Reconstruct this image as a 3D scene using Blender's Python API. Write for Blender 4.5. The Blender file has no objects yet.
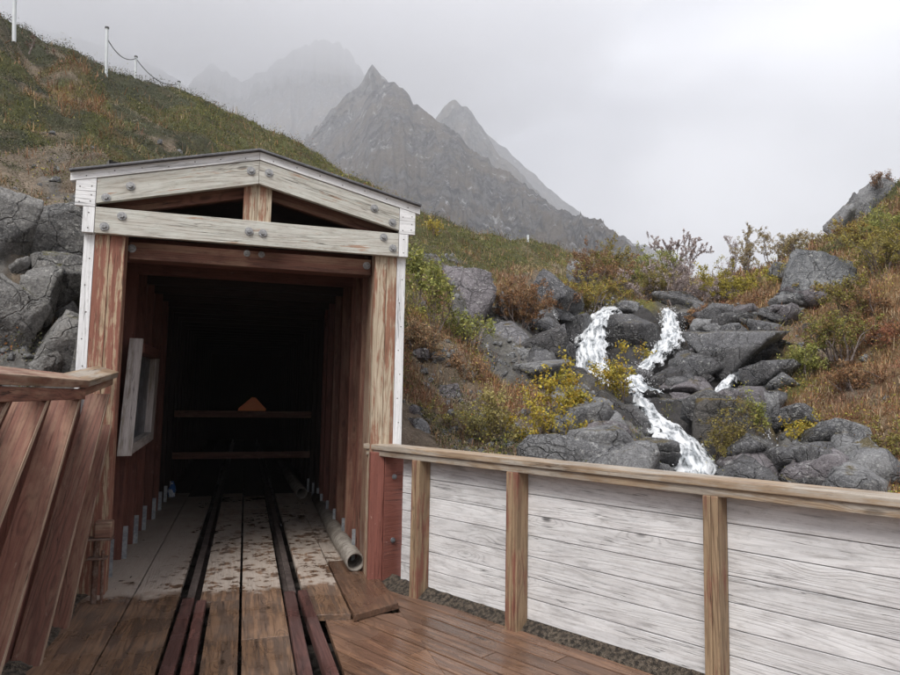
import bpy, bmesh, math, random
import numpy as np
from mathutils import Vector, noise as mnoise
R = math.radians
sc = bpy.context.scene
COL = sc.collection
rng = np.random.default_rng(7)
random.seed(7)

# ------------------------------------------------------------------ camera geometry (900x675 photo pixels -> rays)
F = 667.0; ROLL = R(1.0); PITCH = math.atan((394.6-337.5)/F); CZ = 1.6
CAM = np.array([0, 0, CZ])
fwd = np.array([0, math.cos(PITCH), math.sin(PITCH)])
_u0 = np.array([0, -math.sin(PITCH), math.cos(PITCH)]); _r0 = np.array([1., 0, 0])
cright = _r0*math.cos(ROLL)+_u0*math.sin(ROLL); cup = _u0*math.cos(ROLL)-_r0*math.sin(ROLL)
def ray(px, py): return fwd+cright*((px-450)/F)+cup*((337.5-py)/F)
def G(px, py, z=0.0):
    r = ray(px, py); return CAM+r*((z-CZ)/r[2])
def V(px, py, D):
    r = ray(px, py); return CAM+r*(D/r[1])
# tunnel frame
_r = ray(246, 391); TD = np.array([_r[0], _r[1], 0]); TD /= np.linalg.norm(TD)
TR = np.array([TD[1], -TD[0], 0]); TO = G(371, 583); TO[2] = 0
def T(s, t, z): return TO+TR*s+TD*t+np.array([0, 0, z])
def SPt(px, py, s):
    r = ray(px, py); k = ((TO-CAM)@TR+s)/(r@TR); p = CAM+r*k
    q = p-TO; return q@TD, p[2]
# fence frame
FA = G(402, 579, 0.07); _b = G(640, 653, 0.07); FD = _b-FA; FD /= np.linalg.norm(FD); FN = np.array([FD[1], -FD[0], 0])
FA[2] = 0
def FP(u, o, z): return FA+FD*u+FN*o+np.array([0, 0, z])

# ------------------------------------------------------------------ numpy noise
_perm = rng.permutation(256).astype(np.int64); _perm = np.concatenate([_perm, _perm])
_g3 = rng.normal(size=(256, 3)); _g3 /= np.linalg.norm(_g3, axis=1)[:, None]
def perlin(p):
    p = np.asarray(p, float); i = np.floor(p).astype(np.int64); f = p-i; i &= 255
    u = f*f*f*(f*(f*6-15)+10); out = 0
    for dx in (0, 1):
        wx = u[..., 0] if dx else 1-u[..., 0]
        for dy in (0, 1):
            wy = u[..., 1] if dy else 1-u[..., 1]
            for dz in (0, 1):
                wz = u[..., 2] if dz else 1-u[..., 2]
                h = _perm[_perm[_perm[(i[..., 0]+dx) & 255]+((i[..., 1]+dy) & 255)]+((i[..., 2]+dz) & 255)]
                g = _g3[h]
                out = out+wx*wy*wz*(g[..., 0]*(f[..., 0]-dx)+g[..., 1]*(f[..., 1]-dy)+g[..., 2]*(f[..., 2]-dz))
    return out*1.6
def fbm(p, oct=4, lac=2.03, gain=.5):
    a = 1; s = 0; p = np.asarray(p, float)
    for k in range(oct): s = s+a*perlin(p+k*17.3); p = p*lac; a *= gain
    return s
def ridged(p, oct=5, lac=2.07, gain=.5):
    a = 1; s = 0; p = np.asarray(p, float)
    for k in range(oct): s = s+a*(1-2*np.abs(perlin(p+k*11.7))); p = p*lac; a *= gain
    return s
def smooth(x, a, b):
    t = np.clip((x-a)/(b-a), 0, 1); return t*t*(3-2*t)

# ------------------------------------------------------------------ object helpers
ORG = {}
def link(o, parent=None, origin=(0, 0, 0)):
    COL.objects.link(o); origin = np.array(origin, float); ORG[o.name] = origin
    if parent is not None:
        o.parent = parent; o.location = Vector(origin-ORG[parent.name])
    else: o.location = Vector(origin)
    return o
def tag(o, label=None, cat=None, group=None, kind=None):
    if label: o['label'] = label
    if cat: o['category'] = cat
    if group: o['group'] = group
    if kind: o['kind'] = kind
    return o
def empty(name, origin, label=None, cat=None, group=None, parent=None):
    o = bpy.data.objects.new(name, None); o.empty_display_size = .2
    link(o, parent, origin); return tag(o, label, cat, group)
def np_mesh(name, v, f, mat, parent=None, origin=None, col=None, gc=None, smooth_=False, uv=None):
    v = np.asarray(v, np.float64); f = np.asarray(f, np.int32)
    if origin is None:
        origin = np.array([(v[:, 0].min()+v[:, 0].max())/2, (v[:, 1].min()+v[:, 1].max())/2, v[:, 2].min()])
    me = bpy.data.meshes.new(name); n = len(v); m, k = f.shape
    me.vertices.add(n); me.vertices.foreach_set('co', (v-origin).astype(np.float32).ravel())
    me.loops.add(m*k); me.loops.foreach_set('vertex_index', f.ravel())
    me.polygons.add(m); me.polygons.foreach_set('loop_start', np.arange(0, m*k, k, dtype=np.int32))
    me.polygons.foreach_set('loop_total', np.full(m, k, np.int32))
    if smooth_: me.polygons.foreach_set('use_smooth', np.ones(m, bool))
    if col is not None:
        a = me.color_attributes.new('col', 'FLOAT_COLOR', 'POINT')
        c = np.ones((n, 4), np.float32); c[:, :3] = col; a.data.foreach_set('color', c.ravel())
    if uv is not None:
        a = me.attributes.new('flow', 'FLOAT_VECTOR', 'POINT'); a.data.foreach_set('vector', np.asarray(uv, np.float32).ravel())
    me.update(calc_edges=True); me.validate()
    me.materials.append(mat)
    o = bpy.data.objects.new(name, me); link(o, parent, origin); return o

class MB:
    """collects boards, tubes and discs for ONE mesh"""
    def __init__(s): s.v = []; s.f = []; s.g = []; s.r = []; s.mi = []
    def box(s, o, L, W, H, mi=0, jit=0):
        o = np.array(o, float); L, W, H = (np.array(a, float) for a in (L, W, H))
        if np.dot(np.cross(L, W), H) < 0: o = o+W; W = -W
        b = len(s.v); l, w, h = (np.linalg.norm(a) for a in (L, W, H))
        off = rng.uniform(-40, 40, 3); rd = rng.random()
        for k in (0, 1):
            for j in (0, 1):
                for i in (0, 1):
                    s.v.append(o+L*i+W*j+H*k); s.g.append((i*l+off[0], j*w+off[1], k*h+off[2])); s.r.append(rd)
        for q in ((0, 2, 3, 1), (4, 5, 7, 6), (0, 1, 5, 4), (2, 6, 7, 3), (0, 4, 6, 2), (1, 3, 7, 5)):
            s.f.append(tuple(b+i for i in q)); s.mi.append(mi)
        return s
    def beam(s, p0, p1, w, h, side, mi=0, centre=True):
        """board from p0 to p1; w along `side`, h along the third axis"""
        p0 = np.array(p0, float); p1 = np.array(p1, float); L = p1-p0; S = np.array(side, float)
        S = S-L*(S@L)/(L@L); S /= np.linalg.norm(S); U = np.cross(L/np.linalg.norm(L), S)
        if U[2] < 0: U = -U
        o = p0-(S*w/2+U*h/2) if centre else p0
        return s.box(o, L, S*w, U*h, mi)
    def poly(s, pts, H, mi=0, L=None):
        """extruded polygon (planar) by vector H; grain along L"""
        pts = [np.array(p, float) for p in pts]; H = np.array(H, float); n = len(pts); b = len(s.v)
        Ld = np.array(L if L is not None else pts[1]-pts[0], float); Ld /= np.linalg.norm(Ld)
        Hn = H/np.linalg.norm(H); Wd = np.cross(Hn, Ld); off = rng.uniform(-40, 40, 3); rd = rng.random()
        for k in (0, 1):
            for p in pts:
                q = p+H*k; s.v.append(q); s.g.append((q@Ld+off[0], q@Wd+off[1], q@Hn+off[2])); s.r.append(rd)
        nrm = np.zeros(3)
        for i in range(1, n-1): nrm += np.cross(pts[i]-pts[0], pts[i+1]-pts[0])
        fl = nrm@H > 0
        a = tuple(b+i for i in range(n)); c = tuple(b+n+i for i in range(n))
        s.f.append(a[::-1] if fl else a); s.f.append(c if fl else c[::-1]); s.mi += [mi, mi]
        for i in range(n):
            j = (i+1) % n; q = (b+i, b+j, b+n+j, b+n+i); s.f.append(q if fl else q[::-1]); s.mi.append(mi)
        return s
    def tube(s, pts, rad, n=8, mi=0, cap=True, inner=None):
        pts = [np.array(p, float) for p in pts]; rad = [rad]*len(pts) if np.isscalar(rad) else rad
        b = len(s.v); off = rng.uniform(-40, 40, 3); rd = rng.random(); ln = 0
        for i, p in enumerate(pts):
            d = pts[min(i+1, len(pts)-1)]-pts[max(i-1, 0)]; d /= np.linalg.norm(d)
            a = np.cross(d, (0, 0, 1)); a = a if np.linalg.norm(a) > .05 else np.cross(d, (1, 0, 0)); a /= np.linalg.norm(a); c = np.cross(a, d)
            if i: ln += np.linalg.norm(p-pts[i-1])
            for k in range(n):
                th = 2*math.pi*k/n; q = a*math.cos(th)*rad[i]+c*math.sin(th)*rad[i]
                s.v.append(p+q); s.g.append((ln+off[0], rad[i]*math.cos(th)+off[1], rad[i]*math.sin(th)+off[2])); s.r.append(rd)
        for i in range(len(pts)-1):
            for k in range(n):
                k2 = (k+1) % n; s.f.append((b+i*n+k, b+(i+1)*n+k, b+(i+1)*n+k2, b+i*n+k2)); s.mi.append(mi)
        if cap:
            s.f.append(tuple(b+k for k in range(n))); s.f.append(tuple(b+(len(pts)-1)*n+k for k in range(n))[::-1]); s.mi += [mi, mi]
        return s
    def pipe(s, pts, ro, ri, n=28):
        """hollow pipe: outer skin, inner skin, ring ends"""
        b = len(s.v); s.tube(pts, ro, n, cap=False); m = len(s.v)-b; s.tube(pts, ri, n, cap=False); k = len(pts)
        for i in range(len(s.f)-n*(k-1), len(s.f)): s.f[i] = s.f[i][::-1]
        for e in (0, (k-1)*n):
            for q in range(n):
                q2 = (q+1) % n; f = (b+e+q, b+e+q2, b+m+e+q2, b+m+e+q); s.f.append(f if e == 0 else f[::-1]); s.mi.append(0)
        return s
    def build(s, name, mats, parent=None, bevel=0.0, origin=None, smooth_=False, seg=2):
        v = np.array(s.v)
        if origin is None: origin = np.array([(v[:, 0].min()+v[:, 0].max())/2, (v[:, 1].min()+v[:, 1].max())/2, v[:, 2].min()])
        me = bpy.data.meshes.new(name); me.from_pydata([tuple(x) for x in v-origin], [], s.f)
        a = me.attributes.new('gc', 'FLOAT_VECTOR', 'POINT'); a.data.foreach_set('vector', np.array(s.g, np.float32).ravel())
        a = me.attributes.new('rnd', 'FLOAT', 'POINT'); a.data.foreach_set('value', np.array(s.r, np.float32))
        if not isinstance(mats, (list, tuple)): mats = [mats]
        for m in mats: me.materials.append(m)
        me.polygons.foreach_set('material_index', np.array(s.mi, np.int32))
        if smooth_: me.polygons.foreach_set('use_smooth', np.ones(len(s.f), bool))
        me.update()
        o = bpy.data.objects.new(name, me); link(o, parent, origin)
        if bevel:
            b = o.modifiers.new('bevel', 'BEVEL'); b.width = bevel; b.segments = seg; b.limit_method = 'ANGLE'; b.angle_limit = R(40)
        if smooth_ == 'auto':
            pass
        return o

# ------------------------------------------------------------------ materials
class NT:
    def __init__(s, name):
        s.m = bpy.data.materials.new(name); s.m.use_nodes = True; s.t = s.m.node_tree; s.t.nodes.clear()
        s.out = s.n('ShaderNodeOutputMaterial')
    def n(s, ty, **k):
        nd = s.t.nodes.new(ty)
        for a, b in k.items(): setattr(nd, a, b)
        return nd
    def l(s, a, b): s.t.links.new(a, b)
    def put(s, sock, v):
        if hasattr(v, 'is_linked') or isinstance(v, bpy.types.NodeSocket): s.l(v, sock)
        elif isinstance(v, (tuple, list)) and len(v) == 3 and sock.type == 'RGBA': sock.default_value = (*v, 1)
        else: sock.default_value = v
    def math(s, op, a, b=None, c=None, clamp=False):
        nd = s.n('ShaderNodeMath', operation=op, use_clamp=clamp)
        for i, x in enumerate((a, b, c)):
            if x is not None: s.put(nd.inputs[i], x)
        return nd.outputs[0]
    def vmath(s, op, a, b=None):
        nd = s.n('ShaderNodeVectorMath', operation=op); s.put(nd.inputs[0], a)
        if b is not None: s.put(nd.inputs[1], b)
        return nd.outputs['Value'] if op in ('DOT_PRODUCT', 'LENGTH') else nd.outputs[0]
    def noise(s, vec, scale=1., detail=4., rough=.55, dist=0., col=False):
        nd = s.n('ShaderNodeTexNoise'); s.put(nd.inputs['Vector'], vec); nd.inputs['Scale'].default_value = scale
        nd.inputs['Detail'].default_value = detail; nd.inputs['Roughness'].default_value = rough; nd.inputs['Distortion'].default_value = dist
        return nd.outputs['Color'] if col else nd.outputs['Fac']
    def voro(s, vec, scale=1., feature='F1', rand=1.):
        nd = s.n('ShaderNodeTexVoronoi', feature=feature); s.put(nd.inputs['Vector'], vec); nd.inputs['Scale'].default_value = scale
        nd.inputs['Randomness'].default_value = rand
        return nd
    def ramp(s, v, a, b, lo=0., hi=1.):
        nd = s.n('ShaderNodeMapRange', interpolation_type='SMOOTHSTEP'); s.put(nd.inputs[0], v)
        for i, x in zip((1, 2, 3, 4), (a, b, lo, hi)): s.put(nd.inputs[i], x)
        return nd.outputs[0]
    def mix(s, f, a, b, mode='MIX'):
        nd = s.n('ShaderNodeMix', data_type='RGBA', blend_type=mode); s.put(nd.inputs[0], f); s.put(nd.inputs[6], a); s.put(nd.inputs[7], b)
        return nd.outputs[2]
    def attr(s, name, out='Vector'):
        nd = s.n('ShaderNodeAttribute', attribute_name=name); return nd.outputs[out]
    def pos(s): return s.n('ShaderNodeNewGeometry').outputs['Position']
    def bsdf(s, col, rough=.7, bump=None, bstr=.3, bdist=.01, spec=.5, metal=0., **k):
        b = s.n('ShaderNodeBsdfPrincipled'); s.put(b.inputs['Base Color'], col); s.put(b.inputs['Roughness'], rough)
        b.inputs['Metallic'].default_value = metal; s.put(b.inputs['Specular IOR Level'], spec)
        if bump is not None:
            bn = s.n('ShaderNodeBump'); bn.inputs['Strength'].default_value = bstr; bn.inputs['Distance'].default_value = bdist
            s.l(bump, bn.inputs['Height']); s.l(bn.outputs[0], b.inputs['Normal'])
        for a, x in k.items(): s.put(b.inputs[a], x)
        s.l(b.outputs[0], s.out.inputs['Surface']); return b

def wood(name, light, dark, paint=None, amt=0., fleck=.5, rough=.75, wet=0., knot=1., grey=None, gamt=0., ring=1., var=.25, mud=False, spec=.3, fineness=1., scuff=None, psc=1.):
    n = NT(name); g = n.attr('gc'); rnd = n.attr('rnd', 'Fac')
    warp = n.noise(n.vmath('MULTIPLY', g, (1.3, 6, 6)), 1, 2, .5, col=True)
    gw = n.vmath('ADD', g, n.vmath('MULTIPLY', n.vmath('SUBTRACT', warp, (.5, .5, .5)), (.0, .02, .02)))
    vk = n.voro(n.vmath('MULTIPLY', gw, (1.55, 4.6, 4.6)), 1); kd = vk.outputs['Distance']
    kr = n.ramp(kd, 0, .34, 1, 0)
    base = n.noise(n.vmath('MULTIPLY', gw, (.42, 6.5, 6.5)), 1, 1.5, .4)
    field = n.math('ADD', n.math('MULTIPLY', base, 15.*ring), n.math('MULTIPLY', kr, 3.2*knot))
    rings = n.math('PINGPONG', field, .5); rings = n.math('MULTIPLY', rings, 2)
    line = n.ramp(rings, .45, 1., 0, 1)
    fine = n.noise(n.vmath('MULTIPLY', g, (5*fineness, 170*fineness, 170*fineness)), 1, 3, .6)
    streak = n.noise(n.vmath('MULTIPLY', g, (1.1, 26, 26)), 1, 4, .6)
    blot = n.noise(n.vmath('MULTIPLY', g, (2.4*psc, 7*psc, 7*psc)), 1, 5, .65)
    dirt = n.noise(n.vmath('MULTIPLY', g, (16, 60, 60)), 1, 4, .7)
    f = n.math('ADD', n.math('MULTIPLY', line, .45), n.math('MULTIPLY', n.ramp(fine, .38, .62), .42)); f = n.math('ADD', f, n.math('MULTIPLY', n.ramp(streak, .4, .7), .3), clamp=True)
    c = n.mix(f, light, dark)
    if grey: c = n.mix(n.math('MULTIPLY', n.ramp(n.math('ADD', blot, n.math('MULTIPLY', streak, .5)), .6, .95), gamt), c, grey)
    if paint:
        pm = n.math('ADD', n.math('MULTIPLY', blot, .9), n.math('MULTIPLY', streak, fleck)); pm = n.math('ADD', pm, n.math('MULTIPLY', fine, .35*fleck))
        th = .45+.42*fleck+.35*.5*fleck
        th = th+(.5-amt)*.7-.02
        pmask = n.ramp(pm, th-.09, th+.09)
        pc = n.mix(n.math('MULTIPLY', f, .45), paint, tuple(x*.45 for x in paint))
        c = n.mix(pmask, c, pc)
    kn = n.ramp(kd, .05*1.0, .1, .8*knot, 0) if knot else 0.
    ck = n.noise(n.vmath('MULTIPLY', gw, (.9, 38, 38)), 1, 2.5, .5); ck = n.math('MULTIPLY', n.ramp(n.math('ABSOLUTE', n.math('SUBTRACT', ck, .5)), 0, .014, 1, 0), n.ramp(n.noise(n.vmath('MULTIPLY', g, (1.4, 9, 9)), 1, 2, .5), .5, .6))
    c = n.mix(n.math('MULTIPLY', ck, .8), c, tuple(x*.3 for x in dark))
    if knot: c = n.mix(kn, c, tuple(x*.3 for x in dark))
    c = n.mix(n.ramp(dirt, .52, .74, 0, .45), c, n.mix(1., c, (.42, .40, .38), 'MULTIPLY'))
    if scuff:
        sm = n.ramp(n.noise(n.vmath('MULTIPLY', g, (9, 22, 22)), 1, 5, .7), .64, .72); c = n.mix(n.math('MULTIPLY', sm, .6), c, scuff)
    hsv = n.n('ShaderNodeHueSaturation'); n.put(hsv.inputs['Value'], n.math('ADD', n.math('MULTIPLY', rnd, 2*var), 1-var)); n.l(c, hsv.inputs['Color']); c = hsv.outputs[0]
    rg = rough; P = n.pos()
    if wet:
        wm = n.ramp(n.noise(P, 1.6, 4, .55), .42, .62)
        rg = n.math('SUBTRACT', rough, n.math('MULTIPLY', wm, wet)); c = n.mix(n.math('MULTIPLY', wm, .35), c, n.mix(1., c, (.62, .58, .55), 'MULTIPLY'))
    if mud:
        q = n.vmath('SUBTRACT', P, tuple(TO)); t = n.vmath('DOT_PRODUCT', q, tuple(TD))
        e = n.math('ADD', t, n.math('MULTIPLY', n.math('SUBTRACT', n.noise(P, 5, 4, .6), .5), .55))
        e = n.ramp(e, -.2, .0)
        hole = n.noise(n.vmath('MULTIPLY', P, (1, 1, 1)), 11, 5, .62, .4); h2 = n.noise(P, 1.3, 2, .5)
        s_ = n.vmath('DOT_PRODUCT', q, tuple(TR)); mid = n.ramp(n.math('ABSOLUTE', n.math('ADD', s_, .85)), .55, .95, .06, -.06)
        hm = n.ramp(n.math('ADD', n.math('ADD', hole, mid), n.math('MULTIPLY', n.math('SUBTRACT', h2, .5), .35)), .56, .63, 1, 0)
        far = n.ramp(t, 2.0, 7.0, 1., .55)
        mm = n.math('MULTIPLY', n.math('MULTIPLY', e, hm), far)
        mm = n.math('MULTIPLY', mm, n.ramp(fine, .3, .55, .72, 1))
        sand = n.mix(n.noise(P, 30, 3, .6), (.32, .265, .22), (.43, .37, .32)); c = n.mix(mm, c, sand); rg = n.math('ADD', n.math('MULTIPLY', mm, .45), rg, clamp=True)
    h = n.math('SUBTRACT', n.math('ADD', n.math('MULTIPLY', fine, .4), n.math('MULTIPLY', streak, .5)), n.math('MULTIPLY', line, .25))
    h = n.math('SUBTRACT', h, n.math('MULTIPLY', ck, 1.5))
    n.bsdf(c, rg, h, .7, .004, spec)
    return n.m

def metal(name, a, b, rough=.45, metallic=.7, scale=30):
    n = NT(name); P = n.pos(); f = n.noise(P, scale, 5, .65); f2 = n.noise(P, scale*.2, 3, .5)
    c = n.mix(n.ramp(n.math('ADD', n.math('MULTIPLY', f, .6), n.math('MULTIPLY', f2, .4)), .42, .6), a, b)
    n.bsdf(c, n.math('ADD', n.math('MULTIPLY', f, .3), rough-.15), f, .3, .002, .5, metallic); return n.m

def rockmat(name, a, b, lichen=.35, rough=.6, moss=0., mosscol=(.10, .075, .02), spec=.4, scale=1., lich=(.42, .42, .40), stri=None):
    n = NT(name); P = n.pos()
    f1 = n.noise(P, 1.7*scale, 6, .65); f2 = n.noise(P, 14*scale, 6, .7); cr = n.voro(n.vmath('ADD', P, n.vmath('MULTIPLY', n.noise(P, 3*scale, 3, .5, col=True), (.35, .35, .35))), 2.2*scale, 'DISTANCE_TO_EDGE').outputs[0]
    c = n.mix(n.ramp(f1, .35, .68), a, b); c = n.mix(n.ramp(f2, .38, .72), c, tuple(x*.42 for x in a))
    if stri:
        st = n.noise(n.vmath('MULTIPLY', P, stri), 1, 5, .7); c = n.mix(n.ramp(st, .42, .62, .0, .65), c, tuple(x*.38 for x in a))
    lm = n.math('MULTIPLY', n.ramp(n.noise(P, 16*scale, 6, .75), .545, .605), n.ramp(n.noise(P, 3.1*scale, 3, .6), .4, .6)); c = n.mix(n.math('MULTIPLY', lm, min(1, lichen*2)), c, lich)
    cr2 = n.voro(n.vmath('ADD', n.vmath('MULTIPLY', P, (1, 1, 1.7)), n.vmath('MULTIPLY', n.noise(P, 6*scale, 3, .5, col=True), (.2, .2, .2))), 5.5*scale, 'DISTANCE_TO_EDGE').outputs[0]
    ck = n.math('MAXIMUM', n.ramp(cr, 0, .030, 1, 0), n.math('MULTIPLY', n.ramp(cr2, 0, .05, 1, 0), n.ramp(n.noise(P, 1.3, 2, .5), .48, .58)))
    c = n.mix(n.math('MULTIPLY', ck, n.ramp(f1, .38, .55, 0, .85)), c, tuple(x*.2 for x in a))
    vm = n.voro(P, 1.6*scale); c = n.mix(n.ramp(n.noise(vm.outputs['Position'], 3, 1), .45, .6, 0, .35), c, tuple(min(.5, x*1.45) for x in b))
    if moss:
        nz = n.n('ShaderNodeSeparateXYZ'); n.l(n.n('ShaderNodeNewGeometry').outputs['Normal'], nz.inputs[0])
        m = n.ramp(n.math('ADD', n.math('MULTIPLY', nz.outputs[2], .45), n.noise(P, 2.6, 4, .65)), 1.02-moss*.6, 1.14-moss*.6)
        c = n.mix(m, c, n.mix(n.noise(P, 35, 4, .7), tuple(x*.5 for x in mosscol), tuple(x*1.7 for x in mosscol)))
    f3 = n.noise(P, 48*scale, 4, .75); c = n.mix(n.ramp(f3, .5, .7, 0, .6), c, tuple(min(.5, x*1.9) for x in b)); c = n.mix(n.ramp(f3, .48, .34, 0, .6), c, tuple(x*.3 for x in a))
    h = n.math('ADD', n.math('MULTIPLY', f2, .8), n.math('MULTIPLY', f3, .5)); h = n.math('SUBTRACT', h, n.math('MULTIPLY', ck, .5))
    n.bsdf(c, rough, h, 1., .055, spec); return n.m

def leafmat(name, rough=.6, tr=.25):
    n = NT(name); c = n.attr('col', 'Color')
    b = n.bsdf(c, rough, spec=.25); t = n.n('ShaderNodeBsdfTranslucent'); n.l(c, t.inputs[0])
    m = n.n('ShaderNodeMixShader'); m.inputs[0].default_value = tr; n.l(b.outputs[0], m.inputs[1]); n.l(t.outputs[0], m.inputs[2]); n.l(m.outputs[0], n.out.inputs['Surface'])
    return n.m

M = {}
M['grey'] = wood('weathered_grey_timber', (.56, .54, .49), (.29, .26, .215), (.42, .28, .20), .12, .9, knot=.8, grey=(.56, .58, .53), gamt=.7, var=.07, ring=.9, psc=2.)
M['post'] = wood('flaking_red_post', (.46, .35, .24), (.20, .13, .08), (.27, .115, .08), .42, 1.3, knot=.7, var=.06, psc=3.2)
M['postr'] = wood('bare_tan_post', (.53, .45, .34), (.24, .17, .11), (.31, .155, .10), .27, 1.2, knot=1., var=.06, psc=2.)
M['red'] = wood('dark_red_stained_timber', (.165, .064, .048), (.07, .029, .023), (.19, .075, .056), .5, .4, knot=.3, var=.28, scuff=(.30, .20, .17), rough=.7)
M['painted_shade'] = wood('painted_shade_timber', (.035, .022, .019), (.015, .011, .010), knot=0, var=.2, rough=.8)  # near-black wood colour with the deep tunnel's shade painted in
M['redb'] = wood('brownish_red_timber', (.205, .092, .064), (.085, .037, .027), (.25, .14, .095), .32, .8, knot=.6, var=.18, scuff=(.28, .20, .15), rough=.65)
M['redp'] = wood('red_painted_post', (.235, .090, .068), (.13, .045, .036), (.25, .095, .072), .6, .6, knot=.3, var=.05, scuff=(.46, .34, .28), rough=.5)
M['edge'] = wood('pale_edge_timber', (.42, .31, .23), (.22, .14, .095), (.2, .08, .06), .25, .5, knot=.4, var=.2)
M['cap'] = wood('worn_brown_cap_board', (.36, .27, .18), (.17, .11, .07), (.42, .37, .31), .38, .8, knot=.7, var=.12, wet=.3, rough=.65, spec=.5)
M['capred'] = wood('worn_red_brown_cap_board', (.24, .12, .08), (.11, .05, .035), (.34, .24, .17), .4, .8, knot=.5, var=.12, wet=.3, rough=.65, spec=.5)
M['white'] = wood('whitewashed_boards', (.64, .63, .625), (.36, .35, .35), (.73, .725, .725), .40, .9, knot=1.15, var=.11, ring=1.15, psc=1.6, rough=.8)
M['trim'] = wood('white_painted_trim', (.74, .74, .74), (.60, .60, .60), (.82, .82, .82), .6, .3, knot=.1, var=.03, rough=.6)
M['fpost'] = wood('tan_fence_post', (.35, .25, .155), (.16, .105, .065), (.24, .10, .07), .3, .7, knot=.8, var=.1, rough=.7)
M['fpostr'] = M['fpost']
M['deck'] = wood('wet_brown_deck', (.235, .135, .085), (.095, .052, .034), (.15, .088, .06), .4, .8, knot=1.1, var=.22, wet=.40, rough=.42, spec=.6)
M['walk'] = wood('muddy_brown_planks', (.22, .135, .085), (.095, .057, .038), (.13, .088, .065), .35, .8, knot=1.1, var=.16, wet=.38, rough=.52, mud=True, spec=.6)
M['rail'] = wood('rust_red_bar', (.135, .066, .056), (.065, .033, .03), (.09, .05, .045), .4, .5, knot=0, var=.1, wet=.35, rough=.5, spec=.6)
M['steel'] = metal('worn_rail_steel', (.085, .065, .06), (.20, .165, .15), .5, .45, 60)
M['galv'] = metal('galvanised_metal', (.24, .26, .28), (.40, .42, .44), .5, .6, 40)
M['washer'] = metal('dull_zinc', (.22, .22, .22), (.40, .40, .40), .5, .6, 200)
M['rust'] = metal('rusty_iron', (.13, .065, .045), (.21, .15, .12), .8, .25, 60)
M['pipe'] = metal('dirty_steel_pipe', (.14, .12, .10), (.26, .235, .205), .65, .2, 25)
M['roof'] = metal('dark_roofing', (.10, .10, .11), (.16, .16, .17), .6, .2, 30)
M['nail'] = metal('nail_head', (.05, .045, .04), (.12, .10, .09), .6, .5, 100)
n = NT('grey_gravel'); P = n.pos(); v = n.voro(P, 130); n.bsdf(n.mix(n.ramp(n.noise(v.outputs['Position'], 37, 2), .35, .65), (.03, .024, .018), (.17, .135, .10)), .8, v.outputs['Distance'], 1, .02); M['gravel'] = n.m
n = NT('dark_earth'); P = n.pos(); n.bsdf(n.mix(n.noise(P, 8, 5, .7), (.012, .01, .008), (.05, .04, .032)), .7, n.noise(P, 20, 4), .8, .03); M['earth'] = n.m
n = NT('orange_plate'); n.bsdf(n.mix(n.noise(n.pos(), 12, 3), (.98, .24, .06), (1., .32, .09)), .5); M['orange'] = n.m
n = NT('weathered_panel'); P = n.pos(); f = n.noise(P, 9, 5, .7); n.bsdf(n.mix(n.ramp(f, .45, .6), (.03, .04, .055), (.20, .22, .25)), .3, spec=.6); M['panel'] = n.m
n = NT('blue_plastic'); P = n.pos(); n.bsdf(n.mix(n.ramp(n.noise(P, 14, 2), .47, .53), (.03, .12, .35), (.55, .6, .65)), .4); M['blue'] = n.m
n = NT('rope_fibre'); n.bsdf((.10, .10, .10), .8); M['rope'] = n.m
n = NT('pale_post'); n.bsdf(n.mix(n.noise(n.pos(), 6, 3), (.50, .54, .56), (.68, .70, .70)), .6); M['palepost'] = n.m
M['bark'] = metal('grey_bark', (.10, .075, .065), (.24, .20, .185), .8, 0., 40)
M['leaf'] = leafmat('autumn_leaves')
M['grass'] = leafmat('ground_plants', .7, .15)
M['rock_grey'] = rockmat('grey_lichen_rock', (.11, .11, .115), (.25, .25, .25), .7, .65, .12)
M['rock_left'] = rockmat('cracked_cliff_rock', (.10, .097, .095), (.27, .26, .245), .5, .7, .22, (.11, .10, .03), lich=(.38, .37, .34))
M['rock_big'] = rockmat('pale_speckled_rock', (.11, .115, .122), (.23, .235, .24), 1., .7, .0)
M['rock_dark'] = rockmat('dark_wet_rock', (.028, .027, .028), (.085, .08, .08), .35, .22, .08, spec=.6)
M['rock_wetgrey'] = rockmat('damp_grey_rock', (.045, .045, .048), (.13, .127, .13), .85, .27, .1, spec=.6)
M['rock_moss'] = rockmat('mossy_rock', (.06, .055, .05), (.13, .12, .11), .25, .55, .75, (.115, .08, .018))
M['rock_slab'] = rockmat('striated_slab_rock', (.095, .093, .098), (.22, .215, .225), .5, .6, .1, stri=(2, 3, 14))
M['rock_viol'] = rockmat('purplish_rock', (.10, .09, .095), (.22, .20, .21), .5, .65, .1)

n = NT('terrain_surface'); P = n.pos(); c = n.attr('col', 'Color')
f = n.noise(P, 6, 6, .7); f2 = n.noise(P, 30, 5, .75)
c2 = n.mix(n.ramp(f, .3, .7, .0, .75), c, n.mix(1., c, (.38, .36, .34), 'MULTIPLY')); c2 = n.mix(n.ramp(f2, .5, .72, 0, .55), c2, n.mix(1., c, (2.0, 1.9, 1.7), 'MULTIPLY'))
n.bsdf(c2, .85, n.math('ADD', f, f2), 1., .06, .2); M['terrain'] = n.m

n = NT('mountain_rock'); P = n.pos()
Pz = n.vmath('MULTIPLY', P, (1, 1, .55))
a = n.noise(Pz, .018, 7, .68, .3); b = n.noise(Pz, .09, 6, .75); d = n.noise(n.vmath('MULTIPLY', P, (1, 1, .35)), .07, 6, .75, .2)
c = n.mix(n.ramp(b, .42, .58), (.014, .014, .018), (.10, .098, .098)); c = n.mix(n.ramp(a, .46, .58, 0, .75), c, (.095, .075, .055)); c = n.mix(n.ramp(d, .57, .66, 0, .9), c, (.32, .32, .33))
n.bsdf(c, .9, n.math('ADD', b, n.math('MULTIPLY', a, 3)), 1., 8., .1); M['mountain'] = n.m

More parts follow.
